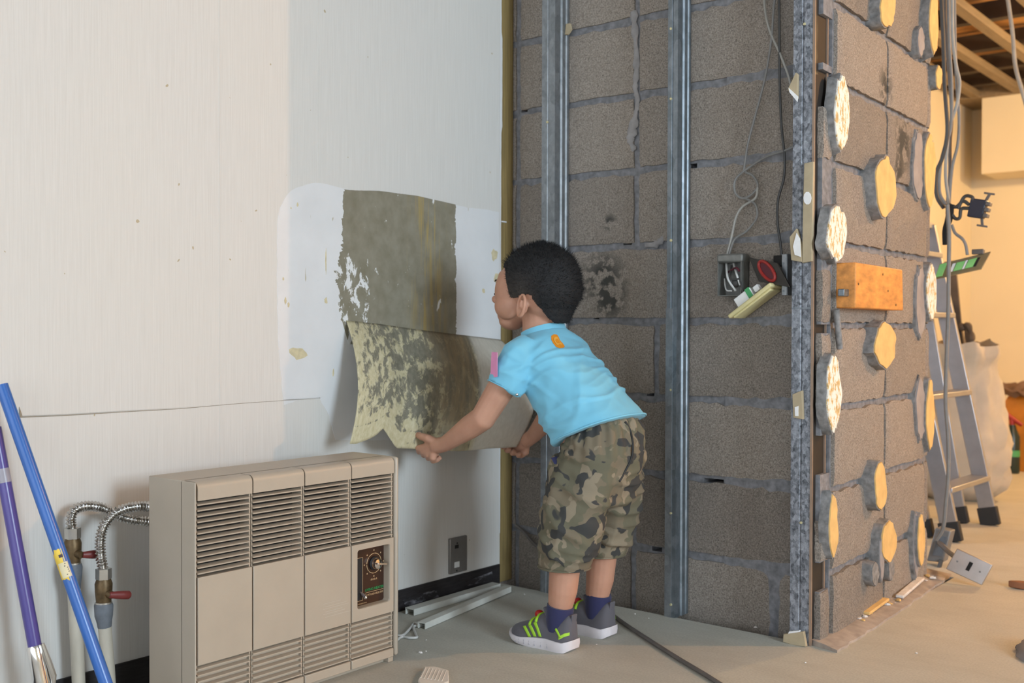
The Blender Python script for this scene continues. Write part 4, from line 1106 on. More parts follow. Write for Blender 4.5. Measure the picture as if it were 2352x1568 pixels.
# ------------------------------------------------------------------ peeled wallpaper sheet held by the child
top_px = ((795, 736), (870, 744), (960, 757), (1048, 768), (1100, 774), (1149, 780))
bot_px = ((0.0, 803, 1019), (0.05, 818, 1019), (0.12, 845, 1009), (0.17, 864, 999), (0.21, 880, 983), (0.245, 893, 1003), (0.285, 910, 1029), (0.36, 945, 1030), (0.5, 1000, 1034), (0.62, 1050, 1036), (0.72, 1085, 1034), (0.82, 1120, 1030), (0.92, 1160, 1028), (1.0, 1186, 1026))
def topp_(u):
    k = u * 5; i = min(4, int(k)); a, c = top_px[i], top_px[i + 1]; t = k - i
    return P1(a[0] + (c[0] - a[0]) * t, a[1] + (c[1] - a[1]) * t, 0.002)
def offx(u): return lerp_table([(0, .115), (.3, .115), (.45, .125), (.7, .165), (.9, .20), (1.0, .215)], u) + 0.010 * math.sin(u * 9)
def bott_(u):
    px = lerp_table([(t, a) for t, a, c in bot_px], u); py = lerp_table([(t, c) for t, a, c in bot_px], u)
    return P1(px, py, offx(u))
def sheet_pt(u, v):
    a, c = topp_(u), bott_(u)
    # leaves the wall in a tight fold, then hangs out towards the hands
    p = a.lerp(c, v)
    k = 1 - (1 - v) ** 2.2
    p.x = a.x + (c.x - a.x) * k + 0.010 * math.sin(u * 14 + v * 2) * v * (1 - v) * 2
    p.z -= 0.0
    if u > .8: p.x += 0.03 * (u - .8) / .2 * math.sin(v * math.pi)
    return p
m = MB(); m.grid(sheet_pt, 72, 40)
sh = m.build('wallpaper_sheet', MAT['sheet'], fix=False)
md = sh.modifiers.new('thick', 'SOLIDIFY'); md.thickness = 0.0007
tag(sh, 'half-peeled strip of wallpaper, paste side out, pulled off the wall by the child', 'wallpaper')

# ------------------------------------------------------------------ back room things
MAT['alu'] = plain('aluminium', (0.42, 0.42, 0.44), 0.38, 0.85, 0.06)
MAT['rubber'] = plain('black_rubber', (0.02, 0.02, 0.02), 0.7)
MAT['sack'] = plain('white_woven_sack', (0.46, 0.415, 0.345), 0.75, 0, 0.08, 12, 0.4, 25)
MAT['dark_wood'] = plain('dark_scrap_wood', (0.10, 0.075, 0.055), 0.8, 0, 0.4, 12)
MAT['red_wood'] = plain('red_brown_wood', (0.25, 0.10, 0.045), 0.7, 0, 0.3, 12)
f0, f1 = PF(2276, 1206), PF(2188, 1244)
lad = thing('step_ladder', (f0 + f1) / 2, 'folded aluminium step ladder with black feet behind the block pier', 'ladder')
lean = V((-0.215, 0.0, 1.0))
def at_h(f, h, dx=0.0): return f + lean * h + V((dx, 0, 0))
topn = 1.18
for k, f in enumerate((f0, f1)):
    m = MB(); m.beam(at_h(f, .05), at_h(f, topn), 0.022, 0.062, up=(1, 0, 0.2)); m.build('stile', MAT['alu'], lad, bevel=.003)
    m = MB(); m.beam(at_h(f, 0.0), at_h(f, .07), 0.030, 0.074, up=(1, 0, 0.2)); m.build('foot', MAT['rubber'], lad, bevel=.004)
    g_ = f + V((-0.10, -0.03 if k == 0 else 0.03, 0))
    m = MB(); m.beam(at_h(g_, .05), at_h(f, topn, -.06), 0.020, 0.048, up=(1, 0, 0.2)); m.build('rear_stile', MAT['alu'], lad, bevel=.003)
    m = MB(); m.beam(at_h(g_, 0.0), at_h(g_, .065), 0.028, 0.058, up=(1, 0, 0.2)); m.build('foot', MAT['rubber'], lad, bevel=.004)
for py_, h in ((1097, None), (903, None), (None, .82), (None, 1.06)):
    if py_: 
        h = on_axis(f0, f0 + lean, 2245 if py_ > 1000 else 2190, py_).z
    a, c = at_h(f0, h), at_h(f1, h)
    m = MB(); m.beam(a, c, 0.075, 0.020); m.build('tread', MAT['alu'], lad, bevel=.003)
m = MB(); m.beam(at_h(f0, topn, -.03), at_h(f1, topn, -.03), .11, .025); m.build('top_plate', MAT['alu'], lad, bevel=.004)

sb_ = PF(2232, 1150); sb_.y += 0.12; sb_ -= V((.085, .06, 0))
sack = thing('rubble_sack', sb_, 'white woven sack stuffed with scrap wood behind the ladder', 'sack')
m = MB(); rings = []
for i in range(26):
    t = i / 25; z = 0.70 * t
    rx = lerp_table([(0, .13), (.08, .20), (.3, .23), (.6, .205), (.85, .17), (.93, .185), (1, .165)], t)
    ring = []
    for k in range(40):
        a = 2 * math.pi * k / 40
        w = 1 + 0.14 * nz((math.cos(a) * 1.6, math.sin(a) * 1.6, z * 3 + 4)) + 0.26 * (abs(nz((math.cos(a) * 3.2, math.sin(a) * 3.2, z * 5))) - .2) + 0.10 * nz((math.cos(a) * 7, math.sin(a) * 7, z * 14)) + 0.03 * math.sin(9 * a + 9 * t)
        ring.append(sb_ + V((rx * w * math.cos(a), rx * w * math.sin(a) * .85, z + (0.04 * nz((math.cos(a) * 2, math.sin(a) * 2, 1)) if t > .9 else 0))))
    rings.append(ring)
# folded-in mouth
rings.append([sb_ + (p - sb_) * 1.0 - V(((p - sb_).x * .12, (p - sb_).y * .12, .03)) for p in rings[-1]])
rings.append([sb_ + V(((p - sb_).x * .7, (p - sb_).y * .7, .56)) for p in rings[-1]])
m.loft(rings); m.build('woven_bag', MAT['sack'], sack, angle=80)
rnd = random.Random(21)
for i, (a, c, e, h, w, mt) in enumerate(((2187, 835, 2164, 700, .030, 'red_wood'), (2200, 840, 2176, 690, .035, 'dark_wood'), (2205, 845, 2182, 600, .05, 'dark_wood'), (2214, 845, 2192, 742, .030, 'dark_wood'), (2222, 840, 2204, 750, .022, 'batten'), (2230, 840, 2222, 752, .028, 'dark_wood'), (2212, 800, 2200, 742, .016, 'batten'))):
    yy = sb_.y - .09 + i * .034
    m = MB(); m.beam(P2(a, c, yy), P2(e, h, yy + .02), w, .014, up=(0, 1, 0.2))
    tag(m.build('scrap_plank', MAT[mt], bevel=.001), ['red-brown', 'broad dark', 'tall black', 'slim dark', 'wide pale', 'short dark', 'narrow pale'][i] + ' strip of scrap wood sticking out of the white sack', 'scrap wood', 'scrap wood in the sack')
m = MB(); yy = sb_.y - .05
m.tube(spline([P2(a, c, yy) for a, c in ((2202, 745), (2212, 752), (2222, 748), (2230, 765), (2232, 785), (2246, 795), (2250, 808), (2238, 818), (2236, 815))], 5), [.010 + .008 * abs(math.sin(i * .45)) for i in range(41)], 8)
tag(m.build('twisted_strap', MAT['dark_wood']), 'twisted dark strap poking out of the white sack', 'strap')

# orange heap by the far wall
MAT['orange'] = plain('orange_plastic', (0.62, 0.24, 0.03), 0.5, 0, 0.2, 8)
MAT['green_b'] = plain('dark_green_bottle', (0.015, 0.03, 0.025), 0.3)
MAT['brown_cloth'] = plain('brown_cloth', (0.17, 0.105, 0.075), 0.9, 0, 0.2, 20)
ob = PF(2372, 1084); ob.y += .15
m = MB(); rings = []
for t, rx in ((0, .21), (.03, .22), (.2, .21), (.33, .20), (.40, .16), (.43, .06)):
    rings.append([ob + V((rx * math.cos(a) * (1 + .06 * nz((math.cos(a) * 3, math.sin(a) * 3, t * 5))), rx * .8 * math.sin(a), t)) for a in [2 * math.pi * k / 28 for k in range(28)]])
m.loft(rings); tag(m.build('orange_tub', MAT['orange']), 'rounded orange plastic tub on the floor of the back room', 'tub')
m = MB(); rings = []
for t, rx in ((.345, .235), (.36, .225), (.40, .205), (.435, .165), (.47, .10), (.49, .03)):
    rings.append([ob + V((rx * math.cos(a) * (1 + .08 * nz((math.cos(a) * 4, math.sin(a) * 4, 3))), rx * .82 * math.sin(a), t + .10 * max(0, math.cos(a)) * (rx / .235) + .02 * nz((math.cos(a) * 5, math.sin(a) * 5, 1)) + (.06 * (1 - math.cos(a)) * (rx / .235) if t < .40 and math.cos(a) < 0 else 0))) for a in [2 * math.pi * k / 40 for k in range(40)]])
m.loft(rings, cap=False); m.f.append(tuple(range(200, 240)))
tag(m.build('brown_cloth', MAT['brown_cloth']), 'brown cloth thrown over the orange tub', 'cloth')
yb2 = ob.y - .26
p = P2(2324, 1050, yb2); q = P2(2324, 975, yb2)
bt = thing('spray_bottle', V((p.x, yb2, 0)), 'dark green bottle with a red trigger in front of the orange tub', 'bottle')
h_ = q.z
m = MB(); m.tube([V((p.x, yb2, z)) for z in (0.0, .01, h_ * .75, h_ * .92, h_)], [.036, .04, .04, .022, .018], 18); m.build('bottle_body', MAT['green_b'], bt)
m = MB(); m.tube([V((p.x, yb2, z)) for z in (h_ * .35, h_ * .48)], .0405, 18, cap=False); m.build('bottle_label', MAT['green_sw'], bt)
m = MB(); m.tube([V((p.x, yb2, h_ - .005)), V((p.x, yb2, h_ + .03)), V((p.x - .03, yb2, h_ + .05)), V((p.x + .05, yb2, h_ + .0))], [.014, .016, .018, .010], 10); m.build('trigger', MAT['red'], bt)

# cables hanging off the end of the pier
ye = 3.52
def CE(*pp, y=ye): return [P2(a, c, y + (0.0)) for a, c in pp]
grp = 'cables hanging at the end of the pier'
cab = [
 (((2160, -40), (2166, 80), (2170, 200), (2176, 300), (2165, 360), (2150, 400), (2152, 450), (2168, 478)), .0065, 'cable_dark', 'dark cable bulging beside the pier end'),
 (((2178, -40), (2180, 90), (2186, 200), (2184, 290), (2172, 330), (2160, 380), (2158, 440), (2172, 470)), .0055, 'cable', 'grey cable curving in against the pier end'),
 (((2187, -40), (2188, 80), (2196, 150), (2204, 190), (2198, 240), (2186, 275), (2178, 310), (2172, 400), (2182, 480)), .0055, 'cable_pale', 'pale cable with a kink below the ceiling'),
 (((2192, -40), (2194, 110), (2198, 200), (2203, 270), (2200, 330), (2188, 380), (2182, 440), (2180, 480)), .005, 'cable', 'grey cable bowed out from the pier end'),
 (((2170, -40), (2172, 60), (2180, 160), (2186, 260), (2182, 330), (2182, 400), (2176, 470)), .006, 'cable_brown', 'brown cable in the middle of the hanging run'),
]
for i, (pp, r, mt, lb) in enumerate(cab): cable(CE(*pp, y=ye + .016 * i), r, mt, lb, group=grp)
cable(CE((2176, 470), (2180, 540), (2179, 620), (2178, 720), (2174, 830), (2172, 920), (2178, 1010), (2178, 1090), (2172, 1160), (2166, 1212), (2150, 1240), y=ye - .05), .0065, 'cable', 'long grey cable dropping from the black terminal to the floor box', group=None)
cable([P2(a, c, 4.6) for a, c in ((2306, -60), (2318, 20), (2326, 80), (2332, 150), (2345, 200), (2362, 260))], .008, 'cable_pale', 'single pale cable hanging alone in the back room', group=None)
# black terminal block dangling from the wires
tb = thing('terminal_block', P2(2245, 515, ye), 'black screw terminal block dangling from cables at the pier end', 'terminal')
MAT['navy'] = plain('navy_plastic', (0.02, 0.025, 0.045), 0.4)
a, c = P2(2224, 500, ye), P2(2268, 458, ye)
Rz = Matrix.Rotation(math.radians(12), 3, 'Y')
cen = (a + c) / 2
m = MB(); m.box(cen, (.048, .03, .058), Rz); m.build('block_body', MAT['navy'], tb, bevel=.004)
for k in (-1, 0, 1):
    m = MB(); m.box(cen + Rz @ V((.030, -.004, .018 * k)), (.014, .026, .012), Rz); m.build('terminal_lug', MAT['cable_brown'], tb, bevel=.002)
for s in (-1, 1):
    m = MB(); m.beam(cen + Rz @ V((.018, 0, .026 * s)), cen + Rz @ V((.026, 0, .052 * s)), .008, .008); m.beam(cen + Rz @ V((.008, 0, .050 * s)), cen + Rz @ V((.040, 0, .050 * s)), .006, .006); m.build('terminal_tab', MAT['cable_brown'], tb, bevel=.001)
for pp in (((2180, 470), (2196, 475), (2212, 462), (2226, 470)), ((2180, 478), (2192, 500), (2204, 500), (2208, 480), (2226, 478)), ((2200, 480), (2215, 452), (2232, 452), (2236, 462))):
    m = MB(); m.tube(spline(CE(*pp, y=ye - .01), 6), .0055, 8); m.build('lead_wire', MAT['cable_dark'], tb)
m = MB(); m.tube(spline(CE((2182, 470), (2180, 500), (2172, 530), (2172, 562), y=ye - .01), 5), [.014, .014, .013, .013, .012, .012, .012, .011, .011, .011, .0105, .0105, .010, .010, .010, .010], 10); m.build('tape_wrap', MAT['black'], tb)
# green and brown mounting strap with slots
gp = [P2(2146, 641, ye - .01), P2(2158, 606, ye + .02), P2(2276, 577, ye + .05), P2(2254, 617, ye + .02)]
MAT['strap_brown'] = plain('bronze_strap', (0.26, 0.20, 0.11), 0.45, 0.3)
gs = thing('rocker_switch', gp[0] - V((0, 0, .02)), 'bronze switch mounting frame with green rockers hanging at the pier end', 'switch')
nn = (gp[1] - gp[0]).cross(gp[2] - gp[0]).normalized()
m = MB(); m.prism(gp, nn * .004); m.build('frame_plate', MAT['strap_brown'], gs, bevel=.0008)
def gq(u, v): return gp[0].lerp(gp[3], u).lerp(gp[1].lerp(gp[2], u), v)
sgn = -1 if nn.y > 0 else 1
for u0, u1, mt in ((0.02, .16, 'green_l'), (.38, .55, 'green_l'), (.62, .78, 'green_l'), (.80, .84, 'black'), (.30, .36, 'white'), (.56, .60, 'white')):
    if mt == 'green_l' and 'green_l' not in MAT: MAT['green_l'] = plain('green_rocker', (0.22, 0.55, 0.18), 0.5)
    v0, v1 = (.25, .78) if u0 > .1 else (.1, .95)
    m = MB(); base = V((0, -.0055, 0)) if True else V()
    m.prism([gq(u0, v0) + base, gq(u1, v0) + base, gq(u1, v1) + base, gq(u0, v1) + base], (0, .007, 0)); m.build('rocker' if mt == 'green_l' else 'slot', MAT[mt], gs, smooth=False)
m = MB(); m.tube(spline(CE((2186, 516), (2194, 535), (2210, 548), (2218, 562), (2222, 585), y=ye + .03), 6), .005, 8); m.build('lead_wire', MAT['cable'], gs)
m = MB(); m.box(gq(.75, 1.05) + V((0, 0, .006)), (.035, .02, .016)); m.build('terminal', MAT['cable_brown'], gs, bevel=.002)

# floor box with cord and the dangling metal plate
fb = thing('floor_outlet_box', PF(2150, 1300), 'grey cast outlet box tilted at the foot of the pier end', 'outlet box')
MAT['cast'] = plain('cast_grey', (0.20, 0.20, 0.20), 0.5, 0.3, 0.15)
yy = PF(2150, 1300).y
q = [P2(2128, 1288, yy), P2(2148, 1212, yy), P2(2184, 1220, yy), P2(2166, 1292, yy)]
m = MB(); m.prism(q, (0.0, .05, 0.0)); m.build('box_body', MAT['cast'], fb, bevel=.004)
qc = sum(q, V()) / 4; qi = [qc + (p - qc) * .62 + V((.004, -.0006, 0)) for p in q]
m = MB(); m.prism(qi, (0, -.002, 0)); m.build('box_mouth', MAT['sleeve'], fb, bevel=.001)
m = MB(); m.tube(spline([P2(2157, 1246, yy - .006), P2(2168, 1256, yy - .03), P2(2180, 1268, yy - .06), P2(2198, 1282, PF(2255, 1350).y + .012)], 5), .008, 8); m.build('lead_cord', MAT['cable_brown'], fb)
m = MB(); m.tube(spline([P2(2162, 1285, yy), P2(2156, 1305, yy - .01), P2(2146, 1318, yy - .02), P2(2128, 1316, yy - .02)], 5), .007, 8); m.build('lead_cord', MAT['cable_dark'], fb)
yp = PF(2255, 1350).y
pq = [P2(2172, 1306, yp), P2(2198, 1259, yp + .01), P2(2280, 1297, yp + .01), P2(2255, 1344, yp)]
MAT['steel_plate'] = plain('brushed_plate', (0.46, 0.43, 0.41), 0.38, 0.75, 0.06, 30)
wp = thing('metal_plate', pq[0] - V((0, 0, .03)), 'brushed metal wall plate tipped up on the floor beside the pier', 'plate')
nn = (pq[1] - pq[0]).cross(pq[2] - pq[0]).normalized()
if nn.y > 0: nn = -nn
m = MB(); m.prism(pq, -nn * .010); m.build('plate', MAT['steel_plate'], wp, bevel=.002)
def pqf(u, v): return pq[0].lerp(pq[3], u).lerp(pq[1].lerp(pq[2], u), v)
m = MB(); m.prism([pqf(u, v) for u, v in ((.45, .32), (.55, .32), (.55, .72), (.45, .72))], nn * .001); m.build('switch_slot', MAT['black'], wp, smooth=False)
for u in (.17, .80):
    p = pqf(u, .5); m = MB(); m.tube([p, p + nn * .001], .003, 8); m.build('screw_hole', MAT['cast'], wp)
# brown rag and a wood chip by the frame edge
rg = PF(2440, 1512)
m = MB(); rings = []
for t in range(10):
    h = t / 9
    rr_ = lerp_table([(0, .10), (.25, .095), (.6, .065), (.85, .035), (1, .01)], h)
    rings.append([rg + V((rr_ * math.cos(a) * (1 + .25 * nz((math.cos(a) * 2, math.sin(a) * 2, h * 3))), rr_ * math.sin(a) * (1 + .25 * nz((math.cos(a) * 2, math.sin(a) * 2, h * 3 + 9))), h * .06)) for a in [2 * math.pi * k / 24 for k in range(24)]])
m.loft(rings); tag(m.build('brown_rag', MAT['dab_mauve']), 'crumpled greyish rag lying on the bare floor', 'rag')
cp = PF(2346, 1352)
m = MB(); m.prism([cp + V((-.035, -.008, .002)), cp + V((.0, -.016, .002)), cp + V((.05, .0, .002)), cp + V((.04, .02, .002)), cp + V((-.01, .012, .002))], (0, 0, .02)); tag(m.build('wood_chip', MAT['red_wood'], bevel=.003), 'single red-brown wood chip on the bare floor', 'wood chip')
# ------------------------------------------------------------------ the child
def skin_mat():
    g = G('skin')
    n = g.noise(g.pos(), 18, 4)
    c = g.ramp(n, [(0.3, (0.46, 0.235, 0.155)), (0.7, (0.54, 0.29, 0.195))])
    g.color(c).set(Roughness=0.55, Subsurface_Weight=0.12, Subsurface_Scale=0.006)
    g.b.inputs['Subsurface Radius'].default_value = (1.0, 0.4, 0.2)
    return g.m
MAT['skin'] = skin_mat()
def cloth_mat(name, c, b_=0.15):
    g = G(name); n = g.noise(g.pos(), 7, 3); w = g.noise(g.pos(), 900, 2)
    g.color(g.ramp(n, [(0.3, tuple(x * .93 for x in c)), (0.7, c)])).set(Roughness=0.85, Sheen_Weight=0.15)
    g.bump(w, b_, 0.0006); return g.m
MAT['shirt'] = cloth_mat('pale_blue_jersey', (0.185, 0.52, 0.70))
def camo():
    g = G('camouflage'); p = g.map(g.pos(), (1, 1, 1.15))
    a = g.noise(p, 19, 2, 0.45, 0.5); b_ = g.noise(g.map(g.pos(), (1, 1, 1.1), (3.1, 1.7, 5.3)), 21, 2, 0.45, 0.5); d = g.noise(g.map(g.pos(), (1, 1, 1), (7.7, 2.1, .3)), 24, 2, 0.45, 0.5)
    c = g.mix(g.ramp(a, [(0.52, 0.0), (0.535, 1.0)]), (0.125, 0.115, 0.075), (0.165, 0.135, 0.090))
    c = g.mix(g.ramp(d, [(0.56, 0.0), (0.575, 1.0)]), c, (0.235, 0.195, 0.135))
    c = g.mix(g.ramp(b_, [(0.545, 0.0), (0.56, 1.0)]), c, (0.042, 0.042, 0.040))
    g.color(c).set(Roughness=0.9); g.bump(g.noise(g.pos(), 700, 2), 0.2, 0.0006); return g.m
MAT['camo'] = camo()
MAT['sock'] = cloth_mat('navy_sock', (0.022, 0.024, 0.085), 0.3)
MAT['shoe'] = cloth_mat('grey_shoe_mesh', (0.105, 0.10, 0.115), 0.3)
MAT['sole'] = plain('white_sole', (0.66, 0.62, 0.64), 0.5, 0, 0.06, 30)
MAT['lime'] = plain('lime_stripe', (0.35, 0.62, 0.035), 0.5, 0, 0.06)
MAT['toggle'] = plain('red_toggle', (0.40, 0.012, 0.012), 0.4)
MAT['pink'] = plain('pink_felt', (0.72, 0.29, 0.50), 0.8, 0, 0.05)
MAT['orange_print'] = plain('orange_print', (0.75, 0.27, 0.015), 0.6, 0, 0.1)
def hair_mat():
    g = G('black_hair'); s = g.sep(g.pos())
    f = g.math('MULTIPLY_ADD', s[2], 1.0); f.node.inputs[2].default_value = 0.0
    # clipped sides let some scalp through, full black on top and behind
    z = g.n('ShaderNodeMapRange'); g.l(s[2], z.inputs[0]); z.inputs[1].default_value = .845; z.inputs[2].default_value = .915; z.inputs[3].default_value = 1; z.inputs[4].default_value = 0
    x = g.n('ShaderNodeMapRange'); g.l(s[0], x.inputs[0]); x.inputs[1].default_value = .42; x.inputs[2].default_value = .475; x.inputs[3].default_value = 1; x.inputs[4].default_value = 0.0
    m_ = g.math('MULTIPLY', z.outputs[0], x.outputs[0])
    n = g.noise(g.pos(), 60, 3)
    m_ = g.math('MULTIPLY', m_, g.ramp(n, [(0.2, 0.6), (0.7, 1.0)]))
    g.color(g.mix(m_, (0.006, 0.006, 0.007), (0.050, 0.042, 0.036))).set(Roughness=0.75); g.bump(g.noise(g.pos(), 500, 2), 0.5, 0.002); return g.m
MAT['hair'] = hair_mat()

def remesh(mb, voxel, smooth_it=4, fac=0.5):
    me = mb.mesh('tmp', V((0, 0, 0))); mb.fix(me)
    o = bpy.data.objects.new('tmp', me); COL.objects.link(o)
    r = o.modifiers.new('r', 'REMESH'); r.mode = 'VOXEL'; r.voxel_size = voxel
    if smooth_it:
        s = o.modifiers.new('s', 'SMOOTH'); s.iterations = smooth_it; s.factor = fac
    dg = bpy.context.evaluated_depsgraph_get()
    me2 = bpy.data.meshes.new_from_object(o.evaluated_get(dg))
    bpy.data.objects.remove(o); bpy.data.meshes.remove(me)
    return me2

def finish(me, name, mat, parent, origin, fold=None):
    if fold:
        ns = [v_.normal.copy() for v_ in me.vertices]
        for v_, n_ in zip(me.vertices, ns): v_.co += n_ * fold(v_.co)
    for v_ in me.vertices: v_.co -= V(origin)
    return link(name, me, mat, parent, origin, True, 0, 180)

BASE = V((0.52, 2.16, 0.0))
YM = 2.16
# --- skin body
s = MB()
def E(c, r, ry=0.0): s.ell(c, r, Matrix.Rotation(ry, 3, 'Y') if ry else None, 28, 18)
E((.418, YM, .884), (.100, .079, .081))                       # cranium
E((.440, YM, .860), (.080, .076, .080))                       # back of the head
E((.352, YM, .858), (.062, .066, .078))                       # face
E((.338, YM, .815), (.040, .048, .045))                       # muzzle
E((.328, YM, .786), (.031, .038, .025)); E((.318, YM, .800), (.026, .036, .024))                       # chin
E((.322, YM, .898), (.016, .045, .022))                       # brow
E((.275, YM, .840), (.014, .010, .011), .4)                   # nose tip
E((.292, YM, .857), (.011, .008, .020), .25)                  # bridge
E((.300, YM, .813), (.010, .019, .0065)); E((.303, YM, .802), (.010, .017, .006))   # lips
for q in (-1, 1):
    E((.345, YM + q * .041, .822), (.036, .026, .034))        # cheek
    # ear
    ec = V((.426, YM + q * .079, .822))
    ringp = [ec + V((.0135 * math.cos(a) + .004 * math.sin(a), q * (.006 + .004 * math.cos(a)), .026 * math.sin(a))) for a in [2 * math.pi * k / 16 for k in range(17)]]
    s.tube(ringp, [.0046 - .0008 * math.sin(2 * math.pi * k / 16) for k in range(17)], 8)
    E(ec + V((0, q * -.006, -.002)), (.010, .0060, .018)); E(ec + V((-.004, q * .001, -.016)), (.009, .007, .010))
s.tube([(.420, YM, .835), (.425, YM, .785), (.425, YM, .74), (.425, YM, .70)], [.056, .050, .050, .055], 20)        # neck
s.tube([(.44, YM, .72), (.49, YM, .63), (.56, YM, .54), (.60, YM, .46)], [.06, .075, .08, .08], 20)                 # trunk
# arms
def arm(sh_, el, wr, q):
    s.tube([sh_, V(sh_).lerp(V(el), .5), el], [.036, .035, .031], 16)
    e2 = V(el).lerp(V(wr), .35); s.tube([el, e2, V(el).lerp(V(wr), .75), wr], [.031, .030, .0235, .0205], 16)
    E(el, (.031, .031, .031))
    s.tube([V((.44, YM, .70)), sh_], [.05, .038], 14)
SHL, ELL, WRL = V((.428, 2.062, .690)), V((.345, 2.026, .545)), V((.212, 2.036, .472))
SHR, ELR, WRR = V((.428, 2.258, .690)), V((.345, 2.318, .545)), V((.252, 2.345, .470))
arm(SHL, ELL, WRL, -1); arm(SHR, ELR, WRR, 1)
def hand(wr, c, q):
    """q -1: the child's left hand (nearer); fingers close on the sheet's lower edge"""
    wr, c = V(wr), V(c)
    def o(x, y, z): return c + V((x, y * -q, z))        # +y folds inwards, away from the back of the hand
    s.tube([wr, wr.lerp(c, .5), c + V((.002, 0, .001))], [.0200, .0205, .0200], 14)
    s.ell(c + V((-.012, 0, -.006)), (.034, .0165, .0215), Matrix.Rotation(-.35, 3, 'Y'))
    ln = (.95, 1.05, 1.0, .82)
    for i in range(4):
        t_ = i / 3
        k = o(-.049 + .050 * t_, -.006, -.008 - .021 * t_)
        L = ln[i]
        b1 = k + V((-.010, -q * .012, -.010)) * L
        b2 = b1 + V((.001, -q * .018, .001)) * L
        b3 = b2 + V((.012, -q * .004, .010)) * L
        s.tube([wr.lerp(c, .8), k.lerp(c, .45), k, b1, b2, b3], [.0135, .0120, .0100, .0086, .0078, .0062], 10)
    t0 = o(.012, -.004, .010); t1 = o(-.014, -.010, .021); t2 = o(-.038, -.009, .024); t3 = o(-.058, -.005, .028)
    s.tube([t0, t1, t2, t3], [.0125, .0110, .0096, .0070], 12)
HL, HR = V((.172, 2.036, .462)), V((.222, 2.346, .452))
hand(WRL, HL, -1); hand(WRR, HR, 1)
# legs
for yq, x in ((2.088, .541), (2.238, .545)):
    s.tube([(x + .03, yq, .36), (x + .012, yq, .26), (x + .010, yq, .20), (x + .004, yq, .14), (x - .004, yq, .095), (x - .004, yq, .03)], [.048, .040, .0375, .035, .029, .027], 18)
me = remesh(s, .0026, 4, .5)
child = finish(me, 'person', MAT['skin'], None, BASE)
tag(child, 'child in a pale blue T-shirt and camouflage shorts leaning forward to peel the wallpaper', 'person')
# eyes and brows
MAT['eye'] = plain('dark_eye', (0.015, 0.012, 0.010), 0.2); MAT['nail'] = plain('finger_nail', (0.62, 0.38, 0.31), 0.35)
for q in (-1, 1):
    m = MB(); m.ell((.307, YM + q * .033, .853), (.0075, .0125, .0045)); m.build('eye', MAT['eye'], child)
    m = MB(); m.tube(spline([(.300, YM + q * .016, .884), (.299, YM + q * .030, .889), (.309, YM + q * .046, .885)], 5), [.0016 + .0006 * (i == 5) for i in range(11)], 6); m.build('eyebrow', MAT['hair'], child)
m = MB(); m.ell(HL + V((-.050, -.0035, .0325)), (.0065, .0045, .0022)); m.build('thumb_nail', MAT['nail'], child)

# --- hair: a shell over the cranium with a ragged fringe of short strands
def head_r(d):
    """distance from C to the head surface with hair, along the unit direction d"""
    best = 0
    for c, r in (((.418, YM, .884), (.100, .079, .081)), ((.440, YM, .860), (.080, .076, .080)), ((.448, YM, .82), (.058, .060, .062))):
        o_ = HC - V(c); A_ = sum((d[i] / r[i]) ** 2 for i in range(3)); B_ = 2 * sum(o_[i] * d[i] / r[i] ** 2 for i in range(3)); C_ = sum((o_[i] / r[i]) ** 2 for i in range(3)) - 1
        dd_ = B_ * B_ - 4 * A_ * C_
        if dd_ > 0: best = max(best, (-B_ + math.sqrt(dd_)) / (2 * A_))
    return best
HC = V((.425, YM, .872))
def thick(p):
    # longer on top and behind, clipped at the temples
    t = max(0.0, min(1.0, (p.z - .875) / .05)); k = max(0.0, min(1.0, (p.x - .43) / .05))
    return .0020 + .0095 * max(t, .85 * k * max(0, min(1, (p.z - .80) / .06)))
def hairy(p, d):
    y_ = abs(p.y - YM)
    z_ = p.z + .004 * nz(p, 90)
    xf = lerp_table([(.80, .372), (.905, .366), (.922, .345), (.938, .30)], z_)
    if p.x < xf: return False                                    # forehead and temple
    if p.x < .410 and z_ < .836: return False                    # sideburn ends
    if z_ < .848 and .405 <= p.x < .450 and y_ > .04: return False   # around the ear
    if z_ < .840 and p.x < .456 + (.83 - z_) * .55: return False # behind the ear
    if z_ < .780: return False                                   # nape
    return True
hm = MB(); vid = {}; NU, NVv = 200, 120
pts_h = []
for j in range(NVv + 1):
    for i in range(NU):
        th, ph = 2 * math.pi * i / NU, math.pi * (.001 + .86 * j / NVv)
        d = V((math.sin(ph) * math.cos(th), math.sin(ph) * math.sin(th), math.cos(ph)))
        p = HC + d * head_r(d)
        pts_h.append((p, d))
def hv(k):
    if k not in vid:
        p, d = pts_h[k]; vid[k] = len(hm.v)
        hm.v.append(p + d * (thick(p) + .0012 * nz(p, 160)))
    return vid[k]
hair_pts = []
for j in range(NVv):
    for i in range(NU):
        ks = (j * NU + i, j * NU + (i + 1) % NU, (j + 1) * NU + (i + 1) % NU, (j + 1) * NU + i)
        if all(hairy(*pts_h[k]) for k in ks):
            hm.f.append(tuple(hv(k) for k in ks)); hair_pts.append(pts_h[ks[0]])
hair = hm.build('hair', MAT['hair'], child, angle=180)
md = hair.modifiers.new('t', 'SOLIDIFY'); md.thickness = 0.006; md.offset = -1
hs = MB(); rnd = random.Random(9)
for _ in range(9000):
    p, d = rnd.choice(hair_pts)
    j = V((rnd.uniform(-1, 1), rnd.uniform(-1, 1), rnd.uniform(-1, 1)))
    t = thick(p); L = .002 + t * .95 * rnd.uniform(.4, 1.3)
    a = p + j * .0028 + d * (t * .8); tip = a + (d + j * .35 + V((.18, 0, .1))).normalized() * L
    w = d.cross(j).normalized() * .0006
    hs.add([a - w, a + w, tip], [(0, 1, 2)])
hso = hs.build('hair_strands', MAT['hair'], hair, smooth=False, fix=False); hso['kind'] = 'stuff'

